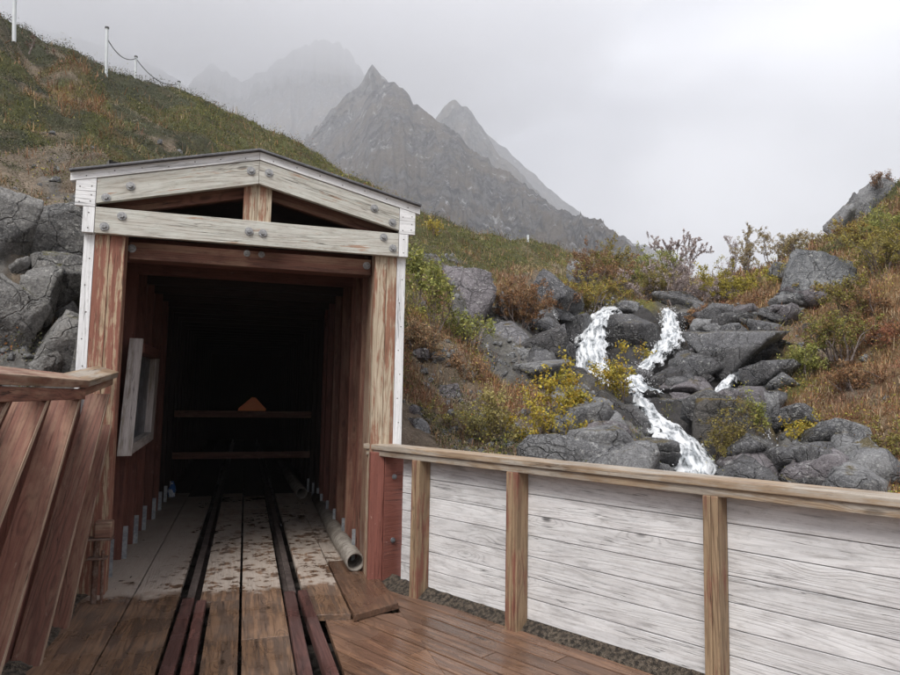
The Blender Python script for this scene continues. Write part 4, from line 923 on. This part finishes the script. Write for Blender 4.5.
# scree: uncountable small stones
_, az, r, x, y, z, tw = scatter(12000, (-55, 52), (6.2, 24), 55)
w_ = tw[:, 4+1]*.35+tw[:, 3]*.7+tw[:, 2]*.35+tw[:, 1]*.05; k = (w_+rng.uniform(-.4, .2, len(x)) > .28) & ((az > -8) | (rng.random(len(x)) < .22)); x, y, z, r = x[k], y[k], z[k], r[k]
k = water_cut(x, y) < .08; x, y, z, r = x[k], y[k], z[k], r[k]
P1, F1 = rock_shape(4242, 2, 6, 60, .05); m = len(x); s_ = rng.uniform(.02, .07, m)*(.6+r/18); sc3 = s_[:, None]*np.stack([np.ones(m), rng.uniform(.6, 1.2, m), rng.uniform(.4, .9, m)], -1)
ang = rng.uniform(0, 6.28, m); q = P1[None]*sc3[:, None]; q = np.stack([q[..., 0]*np.cos(ang)[:, None]-q[..., 1]*np.sin(ang)[:, None], q[..., 0]*np.sin(ang)[:, None]+q[..., 1]*np.cos(ang)[:, None], q[..., 2]], -1)
v = (q+np.stack([x, y, z+s_*.2], -1)[:, None]).reshape(-1, 3); f = (F1[None]+(np.arange(m)*len(P1))[:, None, None]).reshape(-1, 3)
o = np_mesh('scree', v, f, M['rock_grey'], origin=(0, 8, 0)); tag(o, 'scatter of small grey stones over bank and stream bed', 'scree', kind='stuff')

# ================================================================== WATER
def fall(ctrl, seed, nm='waterfall', n1=90, n2=22, lift=.12, amp=.05):
    """ctrl: (px, py, D, width px)"""
    P_ = np.array([V(a, b, d) for a, b, d, w in ctrl]); W_ = np.array([w/F*d for a, b, d, w in ctrl])
    L = np.concatenate([[0], np.cumsum(np.linalg.norm(np.diff(P_, axis=0), axis=1))]); u = np.linspace(0, L[-1], n1)
    C = np.stack([np.interp(u, L, P_[:, i]) for i in range(3)], -1); w = np.interp(u, L, W_)
    for _ in range(3): C[1:-1] = (C[:-2]+2*C[1:-1]+C[2:])/4
    dr = np.gradient(C, axis=0); dr /= np.linalg.norm(dr, axis=1)[:, None]; sd = np.cross(dr, (0, .35, 1.)); sd = np.stack([np.ones(n1), np.zeros(n1), np.zeros(n1)], -1)*.7+sd*.3*np.sign(sd[:, :1]); sd /= np.linalg.norm(sd, axis=1)[:, None]
    nm_ = np.cross(dr, sd); nm_ *= np.sign(-nm_[:, 1:2]+nm_[:, 2:]*.3+1e-6)
    tt = np.linspace(-1, 1, n2); q = np.stack(np.broadcast_arrays(u[:, None]*1.3, tt[None]*w[:, None]*2.2, 0*u[:, None]+seed), -1)
    edge = 1+.35*perlin(np.stack([u*2.2, u*0, u*0+seed], -1))+.2*perlin(np.stack([u*6, u*0, u*0+seed], -1))
    off = amp*(fbm(q*2.5, 4))+.10*(1-tt[None]**2)*np.minimum(w, 1)[:, None]; off = off+lift-(np.abs(tt[None])**3)*.16
    v = C[:, None]+sd[:, None]*(tt[None, :, None]*(w*edge)[:, None, None]/2)+nm_[:, None]*off[..., None]
    uv = np.stack(np.broadcast_arrays(tt[None]*w[:, None]/2+seed, u[:, None], np.abs(tt[None])), -1).reshape(-1, 3)
    idx = np.arange(n1*n2).reshape(n1, n2); f = np.stack([idx[:-1, :-1], idx[1:, :-1], idx[1:, 1:], idx[:-1, 1:]], -1).reshape(-1, 4)
    vv = v.reshape(-1, 3)
    # spray drops torn off the sheet
    g = np.random.default_rng(seed); m = int(160*L[-1]); i = g.integers(0, n1, m); tq = g.uniform(-1.1, 1.1, m)
    c0 = C[i]+sd[i]*(tq*w[i]*.5)[:, None]+nm_[i]*(lift+g.uniform(.02, .16, m))[:, None]; S = g.uniform(.005, .016, m)
    T4 = np.array([(1, 1, 1), (1, -1, -1), (-1, 1, -1), (-1, -1, 1)])*.6
    dv_ = (c0[:, None]+T4[None]*S[:, None, None]).reshape(-1, 3); b = len(vv)+np.arange(m)[:, None, None]*4; tf = np.array([(0, 1, 2, 2), (0, 3, 1, 1)])
    o = np_mesh(nm, vv, f, M['water'], smooth_=True, uv=uv, origin=C[n1//2]); tag(o, kind='structure')
    d = np_mesh('spray', dv_, (b+np.array([(0, 1, 2), (0, 3, 1), (0, 2, 3), (1, 3, 2)])[None]).reshape(-1, 3), M['foam'], origin=C[n1//2]); tag(d, 'white droplets thrown up by the falling water', 'spray', kind='stuff')
n = NT('white_spray'); n.bsdf((.85, .86, .87), .4); M['foam'] = n.m
fall(FALLS[0], 3)
fall(FALLS[1], 6, amp=.06)
fall(FALLS[2], 9, amp=.07, n1=110, lift=.16)
fall(FALLS[3], 15, n1=50)
fall([(553, 320, 14.3, 4), (556, 334, 13.9, 5), (557, 348, 13.5, 6)], 18, n1=40, n2=8)
fall(FALLS[4], 21, n1=50, n2=8)

# ================================================================== SHRUBS, BIRCHES
def shrub(px, py, D, wpx, hpx, cols, n_leaf, seed, label, cat='shrub', leaf=.022, stems=7, bare=.3, name='shrub', group=None, upright=.6, depth=3, rad=.011, lift=0.):
    g = np.random.default_rng(seed); base = V(px, py, D); w = wpx/F*D/2; h = hpx/F*D
    root = empty(name, base, label, cat, group)
    m = MB(); tips = []
    def grow(p, d, L, r, lv):
        n_ = 3; pts = [p]; q = p; dd = d
        for i in range(n_):
            dd = dd+g.normal(size=3)*.17+np.array([0, 0, .06]); dd /= np.linalg.norm(dd); q = q+dd*L/n_; pts.append(q)
        r1 = r*.55; m.tube(pts, list(np.linspace(r, r1, n_+1)), 4 if lv else 5, cap=False)
        if lv >= 1: tips.append((pts[1], pts[-1], L)); 
        if lv < depth:
            for _ in range(3 if lv else 3):
                a = pts[g.integers(1, n_+1)]; nd = dd*.55+g.normal(size=3)*.55*np.array([1, 1, .55])+np.array([0, 0, .25]); nd /= np.linalg.norm(nd); grow(a, nd, L*g.uniform(.45, .7), r1*.75, lv+1)
    for _ in range(stems):
        a = g.uniform(0, 6.28); sp = g.uniform(.0, 1.)*(1-upright*.5); d = np.array([math.cos(a)*sp*w/h*1.5, math.sin(a)*sp*w/h*1.2, 1.]); d /= np.linalg.norm(d)
        grow(base+np.array([math.cos(a)*w*.22, math.sin(a)*w*.2, -.12]), d, h*g.uniform(.42, .6), max(rad, .0007*D)*g.uniform(.8, 1.2), 0)
    # fit to the wanted outline
    vv = np.array(m.v)-base; lo, hi = np.percentile(vv, 1, 0), np.percentile(vv, 99, 0); s = np.array([2*w/(hi[0]-lo[0]), 2*w*.8/(hi[1]-lo[1]), h/max(hi[2], .05)]); s = np.clip(s, .3, 3)
    cx = np.array([(lo[0]+hi[0])/2, (lo[1]+hi[1])/2, 0]); m.v = [base+(q-base-cx*np.array([1, 1, 0]))*s for q in m.v]
    m.build('stems', M['bark'], root)
    A0 = np.array([t[0] for t in tips]); A1 = np.array([t[1] for t in tips]); A0 = base+(A0-base-cx)*s; A1 = base+(A1-base-cx)*s
    n_leaf = int(n_leaf*(2.6 if cols is GRY else 2.0)); k = g.integers(0, len(tips), n_leaf); u = g.random((n_leaf, 1))**.7; live = g.random(len(tips)) > bare; kk = live[k]; k = k[kk]; u = u[kk]; nl = len(k)
    c0 = A0[k]*(1-u)+A1[k]*u+g.normal(size=(nl, 3))*leaf*1.2
    S = max(leaf, .0009*D)*(.55+.8*g.random(nl)); n1 = g.normal(size=(nl, 3)); n1 /= np.linalg.norm(n1, axis=1)[:, None]; n2 = np.cross(n1, g.normal(size=(nl, 3))); n2 /= np.linalg.norm(n2, axis=1)[:, None]
    v = np.stack([c0-n1*S[:, None], c0+n2*S[:, None]*.6, c0+n1*S[:, None], c0-n2*S[:, None]*.6], 1).reshape(-1, 3); i0 = np.arange(nl)*4
    P_ = np.array(cols); tipc = g.integers(0, len(P_), len(tips)); ci = np.where(g.random(nl) < .6, tipc[k], g.integers(0, len(P_), nl))
    c = np.repeat(P_[ci]*(.6+.75*g.random((nl, 1))), 4, 0)
    np_mesh('foliage', v, np.stack([i0, i0+1, i0+2, i0+3], -1), M['leaf'], root, col=c)
    return root
YEL = [(.42, .33, .05), (.50, .40, .07), (.34, .30, .06), (.45, .30, .04)]
LIM = [(.26, .28, .08), (.34, .35, .10), (.20, .22, .07), (.40, .38, .11)]
OLV = [(.20, .19, .06), (.28, .25, .08), (.24, .17, .06), (.34, .28, .09)]
GRY = [(.40, .34, .33), (.50, .43, .42), (.34, .28, .27), (.44, .35, .31)]
RUS = [(.24, .12, .06), (.30, .16, .08), (.20, .13, .07), (.32, .20, .10)]
TAN = [(.34, .27, .16), (.42, .34, .19), (.28, .21, .13), (.36, .30, .12)]
S_ = shrub
S_(678, 296, 22, 50, 62, GRY, 6500, 1, 'bare grey mountain birch standing above the stream head', 'birch', .013, 6, .12, 'birch_tree', upright=.9, depth=3, rad=.035)
S_(672, 308, 19, 100, 46, GRY, 9000, 2, 'wide twiggy grey bush below the bare birch', 'shrub', .02, 14, .15)
S_(746, 276, 23, 34, 52, TAN, 2600, 3, 'slender birch with pale yellow leaves left of the tall boulder', 'birch', .022, 4, .1, 'birch_tree', upright=.9, rad=.03)
S_(728, 276, 24, 18, 40, GRY, 700, 4, 'thin leafless sapling left of the slender pale birch', 'birch', .02, 3, .2, 'birch_tree', upright=.9, rad=.025)
S_(778, 268, 24, 52, 36, TAN, 4200, 5, 'tan bush on the skyline right of the slender birch', 'shrub', .022, 10, .1)
S_(806, 258, 24, 44, 26, TAN, 3000, 6, 'low tan bush on the skyline touching the lowest crag', 'shrub', .022, 10, .1)
S_(735, 306, 18.5, 76, 38, [(.34, .30, .05), (.44, .37, .06), (.28, .24, .06)], 5200, 7, 'bright yellow bush left of the tall speckled boulder', 'shrub', .024, 14, .05)
S_(733, 330, 16.2, 80, 32, RUS, 5200, 8, 'rust brown bush below the bright yellow bush', 'shrub', .022, 14, .1)
S_(612, 282, 22, 46, 44, OLV, 4200, 9, 'airy olive birch bush left on the moor skyline', 'shrub', .024, 10, .1, upright=.8)
S_(648, 286, 22, 70, 34, LIM, 4600, 10, 'lime green spreading bush in the middle of the moor', 'shrub', .024, 14, .1)
S_(634, 300, 19.5, 80, 34, OLV, 5600, 11, 'olive bush above the flat rock at the stream head', 'shrub', .022, 14, .1)
S_(590, 312, 17.5, 70, 40, [(.34, .26, .06), (.40, .33, .07), (.30, .18, .07), (.26, .24, .07)], 6000, 12, 'amber and green bush left of the waterfall head', 'shrub', .022, 14, .1)
S_(600, 290, 20, 60, 44, RUS, 4200, 13, 'reddish brown bush right of the pale moor boulder', 'shrub', .022, 12, .2)
S_(522, 322, 12.6, 60, 40, RUS, 7000, 14, 'rust coloured bush growing over the grey slab', 'shrub', .017, 18, .1)
S_(430, 322, 10.0, 40, 64, LIM, 1100, 15, 'bright green leafy sapling by the portal right side', 'birch', .024, 6, .25, 'birch_sapling', upright=.7, rad=.01)
S_(416, 300, 10.4, 30, 60, LIM, 900, 16, 'sparse green sapling half hidden by the roof corner', 'birch', .024, 4, .25, 'birch_sapling', upright=.9, rad=.01)
S_(462, 336, 10.6, 60, 26, LIM, 1300, 17, 'low green leaves spreading below the purplish outcrop', 'shrub', .022, 12, .15)
S_(572, 462, 7.9, 66, 96, YEL, 1700, 18, 'tall yellow birch sprout leaning in front of the stream', 'birch', .022, 6, .3, 'birch_sapling', upright=.7, rad=.007)
S_(620, 402, 11.2, 52, 56, YEL, 1500, 19, 'yellow birch sprout in front of the first waterfall foot', 'birch', .024, 6, .25, 'birch_sapling', upright=.7, rad=.008)
S_(500, 462, 7.6, 44, 78, [(.36, .31, .12), (.42, .36, .13), (.30, .25, .10)], 700, 20, 'thin pale sprout left of the tall yellow birch sprout', 'birch', .018, 4, .3, 'birch_sapling', upright=.8, rad=.006)
S_(540, 456, 7.7, 70, 62, YEL, 1500, 21, 'yellow leaved low bush behind the cap rail', 'shrub', .018, 9, .25, rad=.006)
S_(470, 440, 7.8, 90, 40, [(.26, .25, .10), (.32, .29, .12), (.22, .19, .09), (.36, .30, .06)], 3800, 22, 'dusty green and tan low bush on the near bank', 'shrub', .014, 18, .2, rad=.005)
S_(800, 448, 9.7, 36, 30, YEL, 900, 23, 'yellow sprig rooted on the speckled block', 'shrub', .02, 7, .1, rad=.006)
S_(748, 424, 9.6, 30, 30, LIM, 700, 24, 'small green sprig on top of the mossy boulder', 'shrub', .018, 7, .2, rad=.006)
S_(735, 476, 9.2, 60, 66, [(.20, .16, .05), (.16, .12, .05), (.28, .24, .06)], 3000, 25, 'brown moss and grass cushion on the mossy boulder', 'shrub', .016, 18, .1, rad=.005)
S_(840, 352, 11.9, 60, 40, [(.22, .23, .07), (.30, .28, .07), (.26, .17, .07)], 4200, 26, 'green and amber bush at the base of the right hill', 'shrub', .018, 14, .15)
S_(885, 268, 14.0, 80, 46, [(.30, .26, .06), (.24, .21, .07), (.34, .28, .07)], 6000, 27, 'yellow bush band high on the right hill', 'shrub', .018, 18, .15)
S_(846, 322, 13.0, 40, 46, [(.30, .27, .05), (.22, .2, .07), (.2, .14, .07)], 2800, 28, 'yellow bush leaning on the right side of the tall boulder', 'shrub', .02, 10, .15)
S_(884, 184, 22, 30, 12, RUS, 900, 29, 'brown bush growing on the highest crag', 'shrub', .022, 10, .15)
S_(890, 470, 8.8, 60, 44, [(.22, .2, .06), (.3, .26, .06), (.2, .12, .06)], 2600, 30, 'dark green herb bush low at the far right', 'shrub', .016, 14, .2)
S_(430, 236, 20, 26, 16, YEL, 700, 31, 'little yellow tuft on the ridge right of the roof', 'shrub', .024, 6, .1)
AMB = [(.36, .27, .07), (.28, .20, .07), (.24, .13, .06), (.40, .32, .08)]
S_(818, 300, 14.6, 46, 26, AMB, 2600, 61, 'amber bush just right of the tall speckled boulder top', 'shrub', .02, 12, .1)
S_(860, 244, 18.5, 60, 24, AMB, 3600, 62, 'amber scrub under the crags of the right skyline', 'shrub', .022, 14, .1)
S_(896, 232, 16.5, 50, 26, LIM, 2600, 63, 'green yellow scrub near the right edge below the highest crag', 'shrub', .022, 14, .1)
S_(872, 318, 12.8, 64, 26, RUS, 4200, 64, 'rust brown heather clump in the middle of the right hill', 'shrub', .017, 16, .1)
S_(900, 345, 11.6, 60, 28, [(.34, .14, .08), (.28, .12, .07), (.30, .18, .08)], 3800, 65, 'reddest heather clump at the right edge of the photo', 'shrub', .016, 16, .1)
S_(866, 388, 10.8, 60, 24, RUS, 4200, 66, 'brown heather clump above the dark lichen rock', 'shrub', .016, 16, .1)
S_(806, 378, 11.8, 36, 34, LIM, 2400, 67, 'fresh green bush squeezed between the large boulder and the right hill', 'shrub', .018, 10, .1)
S_(848, 448, 9.6, 50, 28, RUS, 3200, 68, 'rust clump between the lower rocks of the right hill', 'shrub', .015, 14, .1)
S_(540, 290, 17.5, 50, 26, TAN, 2600, 69, 'tan grass bush above the steep grey slab', 'shrub', .02, 12, .1)
S_(560, 312, 16.0, 36, 22, RUS, 2000, 70, 'small rust bush left of the waterfall head', 'shrub', .02, 10, .1)
S_(455, 378, 9.4, 60, 26, [(.34, .20, .11), (.40, .27, .15), (.28, .16, .09)], 4200, 71, 'orange tan grass clump in the middle of the near bank', 'shrub', .014, 18, .1)
S_(420, 352, 9.2, 44, 30, [(.34, .20, .11), (.40, .27, .15), (.30, .24, .14)], 3200, 72, 'orange tan grass clump beside the white corner strip', 'shrub', .014, 16, .1)
for i, (px, py, D, w_, h_, lb) in enumerate([(30, 46, 15.5, 8, 16, 'tiny withered stalk nearest the left picture edge on the ridge'), (52, 60, 17, 14, 16, 'pair of withered seed heads on the ridge left of the tall rope post'), (93, 74, 18.5, 8, 16, 'single withered flower stalk beside the tall rope post')]):
    S_(px, py, D, w_, h_, [(.12, .06, .05), (.18, .10, .07)], 60, 50+i, lb, 'dead plant', .02, 2, .0, 'withered_stalk', depth=1, rad=.01)

# ================================================================== ROPE FENCE ON THE RIDGE
tops = []
for i, (px, yt, yb, D, lb) in enumerate([(15, -30, 36, 14.6, 'tallest pale ridge post, cut by the top of the picture'), (107, 28, 78, 19.0, 'pale rope post standing second from the left on the ridge'), (136, 57, 82, 22.5, 'shorter pale rope post third along the ridge'), (179, 82, 96, 27, 'smallest and farthest pale rope post on the ridge')]):
    b = V(px-1, yb+6, D); tp = V(px, yt, D); m = MB(); rr_ = .042 if i < 3 else .05
    pr = empty('rope_post', b, lb, 'post', 'pale posts carrying a rope along the ridge')
    m.tube([b, tp], rr_, 12); m.build('pole', M['palepost'], pr); m = MB(); m.tube([tp-Z*.02, tp+Z*.03], rr_*1.35, 12); m.build('cap', M['rope'], pr); tops.append(tp)
def cat_(a, b, sag):
    return [a+(b-a)*u-Z*sag*4*u*(1-u) for u in np.linspace(0, 1, 14)]
m = MB(); m.tube(cat_(tops[1]-Z*.28, tops[2]-Z*.05, .28)+cat_(tops[2]-Z*.05, tops[3]-Z*.08, .35)[1:], .014, 5)
tag(m.build('sagging_rope', M['rope']), 'dark rope sagging between the pale posts on the ridge', 'rope')
m = MB(); a = V(528, 247, 27); m.tube([a-Z*.2, V(528, 235, 27)], .045, 8); tag(m.build('marker_post', M['palepost']), 'short white marker post on the green ridge before the mountain', 'post')

# ================================================================== MOUNTAINS
def mountain(name, sil, Rc, Rb, e0, seed, amp=.022, crest=.006, n1=420, n2=170, fold=1., falloff=.5, powr=.9, sc_=1.):
    a = []
    for px, py in sil:
        r = ray(px, py); h = math.hypot(r[0], r[1]); a.append((math.degrees(math.atan2(r[0], r[1])), r[2]/h))
    a = np.array(a); az = np.linspace(a[0, 0], a[-1, 0], n1); ec = np.interp(az, a[:, 0], a[:, 1])
    Rcr = np.interp(az, np.linspace(a[0, 0], a[-1, 0], len(Rc)), Rc)
    ec = ec+crest*.8*fbm(np.stack([az*.9, az*0, az*0+seed], -1), 6, gain=.56)
    v_ = np.concatenate([np.linspace(0, 1, n2), np.linspace(1.03, 1.8, 16)])
    A, Vv = np.meshgrid(az, v_, indexing='ij'); E_ = np.broadcast_to(ec[:, None], A.shape); RC = np.broadcast_to(Rcr[:, None], A.shape)
    up_ = np.clip(Vv, 0, 1); e = e0+(E_-e0)*up_**powr; r = Rb+(RC-Rb)*up_; over = np.clip(Vv-1, 0, 1)
    r = r+over*RC*.6; z = CZ+e*r-over*RC*falloff*(.25+E_)
    x = r*np.sin(np.radians(A)); y = r*np.cos(np.radians(A)); p = np.stack([x, y, z*.9], -1)/RC.mean()*5.5*sc_
    gq = np.stack([A*.55+.5*fbm(p*.35+seed, 3), up_*1.3, 0*A+seed], -1); gul = (ridged(gq, 6, gain=.55)-.6)
    fa = (A-az[0])/(az[-1]-az[0]); env = (1-smooth(fa, .78, .93)*.85)*smooth(Vv, 0, .12)*(1-smooth(Vv, .72, 1.0)*.95)
    d = (ridged(p*fold+seed, 8, gain=.6)-.6+gul*.9)*amp*r*env; z = z+d; k = 1+d*.9/r
    x, y = x*k, y*k
    v = np.stack([x, y, z], -1).reshape(-1, 3); na, nb = A.shape; idx = np.arange(na*nb).reshape(na, nb)
    f = np.stack([idx[:-1, :-1], idx[1:, :-1], idx[1:, 1:], idx[:-1, 1:]], -1).reshape(-1, 4)[:, ::-1]
    o = np_mesh(name, v, f, M['mountain'], smooth_=True); tag(o, kind='structure'); return o
mountain('mountain', [(60,330),(150,230),(200,200),(250,178),(300,152),(330,138),(352,120),(366,101),(378,88),(388,81),(400,87),(412,101),(425,111),(440,122),(455,133),(470,147),(485,159),(505,171),(530,190),(552,207),(575,217),(600,222),(612,231),(630,243),(655,261),(690,292),(740,340)],
         [1150, 980, 820, 640, 480], 270, .03, 3, amp=.05, crest=.009, n1=620, n2=300)
mountain('mountain', [(300,150),(330,112),(355,90),(366,74),(372,66),(380,75),(392,90),(410,112),(440,150)], [1050, 1050], 850, .2, 8, amp=.035, crest=.006, n1=200, n2=90)
mountain('mountain', [(400,160),(430,128),(445,107),(455,100),(465,106),(475,118),(488,138),(500,157),(515,168),(530,185),(550,205),(600,250)], [1400, 1300], 1000, .1, 12, amp=.035, crest=.006, n1=260, n2=90)
mountain('mountain', [(480,130),(505,148),(520,163),(560,198),(600,228),(620,246),(635,243),(650,247),(670,262),(720,300)], [2100, 2000], 1400, .05, 17, amp=.015, crest=.003, n1=260, n2=80)
mountain('mountain', [(-80,60),(0,80),(60,110),(120,130),(160,118),(180,98),(198,74),(212,62),(224,75),(240,82),(256,76),(272,64),(292,52),(318,40),(340,44),(362,70),(380,105),(400,140),(430,180)], [2600, 2400, 2000], 700, .10, 23, amp=.045, crest=.010, n1=500, n2=260, powr=.9)
mountain('mountain', [(-400,60),(-200,-20),(-60,0),(0,18),(50,32),(90,42),(130,55),(170,75),(210,100)], [2500, 2500], 1500, .12, 31, amp=.02, crest=.004, n1=200, n2=80)

# ================================================================== HAZE
n = NT('haze_air'); vol = n.n('ShaderNodeVolumePrincipled'); vol.inputs['Color'].default_value = (.66, .67, .70, 1); vol.inputs['Density'].default_value = .0006; vol.inputs['Anisotropy'].default_value = .1
n.l(vol.outputs[0], n.out.inputs['Volume'])
bm = bmesh.new(); bmesh.ops.create_cube(bm, size=1); me = bpy.data.meshes.new('haze'); bm.to_mesh(me); bm.free(); me.materials.append(n.m)
zlo, zhi = -12, 1560; hz = bpy.data.objects.new('haze', me); hz.scale = (7000, 7000, zhi-zlo); hz.location = (0, 0, (zhi+zlo)/2); COL.objects.link(hz); tag(hz, kind='stuff')
hz['label'] = 'pale grey mist and haze filling the mountain air'; hz['category'] = 'haze'

# low cloud lying over the left massif
n = NT('cloud_vapour'); vol = n.n('ShaderNodeVolumePrincipled'); vol.inputs['Color'].default_value = (.97, .97, .98, 1); vol.inputs['Density'].default_value = .0027
n.l(vol.outputs[0], n.out.inputs['Volume'])
P_, F_ = ico(5); q = P_*(1+.22*fbm(P_*1.6, 5, gain=.55)[:, None])
for (px, py, D, wx, dy, hz_) in [(300, -45, 2100, 1150, 600, 560), (0, -110, 2000, 1000, 520, 500)]:
    c = V(px, py, D); o = np_mesh('cloud_bank', c+q*np.array([wx, dy, hz_]), F_, n.m, smooth_=True); tag(o, 'pale low cloud swallowing the tops of the left peaks', 'cloud', kind='stuff')

# ================================================================== CAMERA, LIGHT, SKY
cd = bpy.data.cameras.new('camera'); cam = bpy.data.objects.new('camera', cd); COL.objects.link(cam)
cd.sensor_width = 36; cd.sensor_fit = 'HORIZONTAL'; cd.lens = 36*F/900; cd.clip_start = .05; cd.clip_end = 30000
from mathutils import Matrix
mt = Matrix(((cright[0], cup[0], -fwd[0]), (cright[1], cup[1], -fwd[1]), (cright[2], cup[2], -fwd[2]))).to_4x4()
mt.translation = Vector(CAM); cam.matrix_world = mt; sc.camera = cam

SUN_EL, SUN_AZ = R(52), R(205)      # azimuth: clockwise from +Y
w = bpy.data.worlds.new('World'); sc.world = w; w.use_nodes = True; t = w.node_tree; t.nodes.clear()
N = lambda ty, **k: (lambda nd: ([setattr(nd, a, b) for a, b in k.items()], nd)[1])(t.nodes.new(ty))
out = N('ShaderNodeOutputWorld'); bg = N('ShaderNodeBackground'); bg.inputs[1].default_value = .15
sky = N('ShaderNodeTexSky', sky_type='NISHITA', sun_disc=False); sky.sun_elevation = SUN_EL; sky.sun_rotation = SUN_AZ
tc = N('ShaderNodeTexCoord'); mp = N('ShaderNodeMapping'); mp.inputs['Scale'].default_value = (1, 1, 2.2)
t.links.new(tc.outputs['Generated'], mp.inputs[0])
nz = N('ShaderNodeTexNoise'); nz.inputs['Scale'].default_value = 1.7; nz.inputs['Detail'].default_value = 3; nz.inputs['Roughness'].default_value = .45; nz.inputs['Distortion'].default_value = .3
t.links.new(mp.outputs[0], nz.inputs['Vector'])
mr = N('ShaderNodeMapRange', interpolation_type='SMOOTHSTEP'); mr.inputs[1].default_value = .42; mr.inputs[2].default_value = .72
t.links.new(nz.outputs[0], mr.inputs[0])
cm = N('ShaderNodeMix', data_type='RGBA'); cm.inputs[6].default_value = (3.8, 3.9, 4.3, 1); cm.inputs[7].default_value = (9.6, 9.6, 10.0, 1)
t.links.new(mr.outputs[0], cm.inputs[0])
mx = N('ShaderNodeMix', data_type='RGBA'); mx.inputs[0].default_value = .93
t.links.new(sky.outputs[0], mx.inputs[6]); t.links.new(cm.outputs[2], mx.inputs[7]); t.links.new(mx.outputs[2], bg.inputs[0]); t.links.new(bg.outputs[0], out.inputs[0])
ld = bpy.data.lights.new('sun', 'SUN'); ld.energy = 5.0; ld.angle = R(25); ld.color = (1, .97, .93)
sun = bpy.data.objects.new('sun', ld); COL.objects.link(sun)
dv = Vector((math.sin(SUN_AZ)*math.cos(SUN_EL), math.cos(SUN_AZ)*math.cos(SUN_EL), math.sin(SUN_EL)))
sun.rotation_euler = dv.to_track_quat('Z', 'Y').to_euler()
sc.render.engine = 'CYCLES'
sc.view_settings.view_transform = 'Standard'; sc.view_settings.look = 'None'; sc.view_settings.gamma = 1; sc.view_settings.exposure = 1.02
sc.view_settings.use_curve_mapping = False
sc.cycles.use_denoising = True
sc.cycles.max_bounces = 8; sc.cycles.diffuse_bounces = 4; sc.cycles.glossy_bounces = 3; sc.cycles.volume_bounces = 6; sc.cycles.transparent_max_bounces = 8
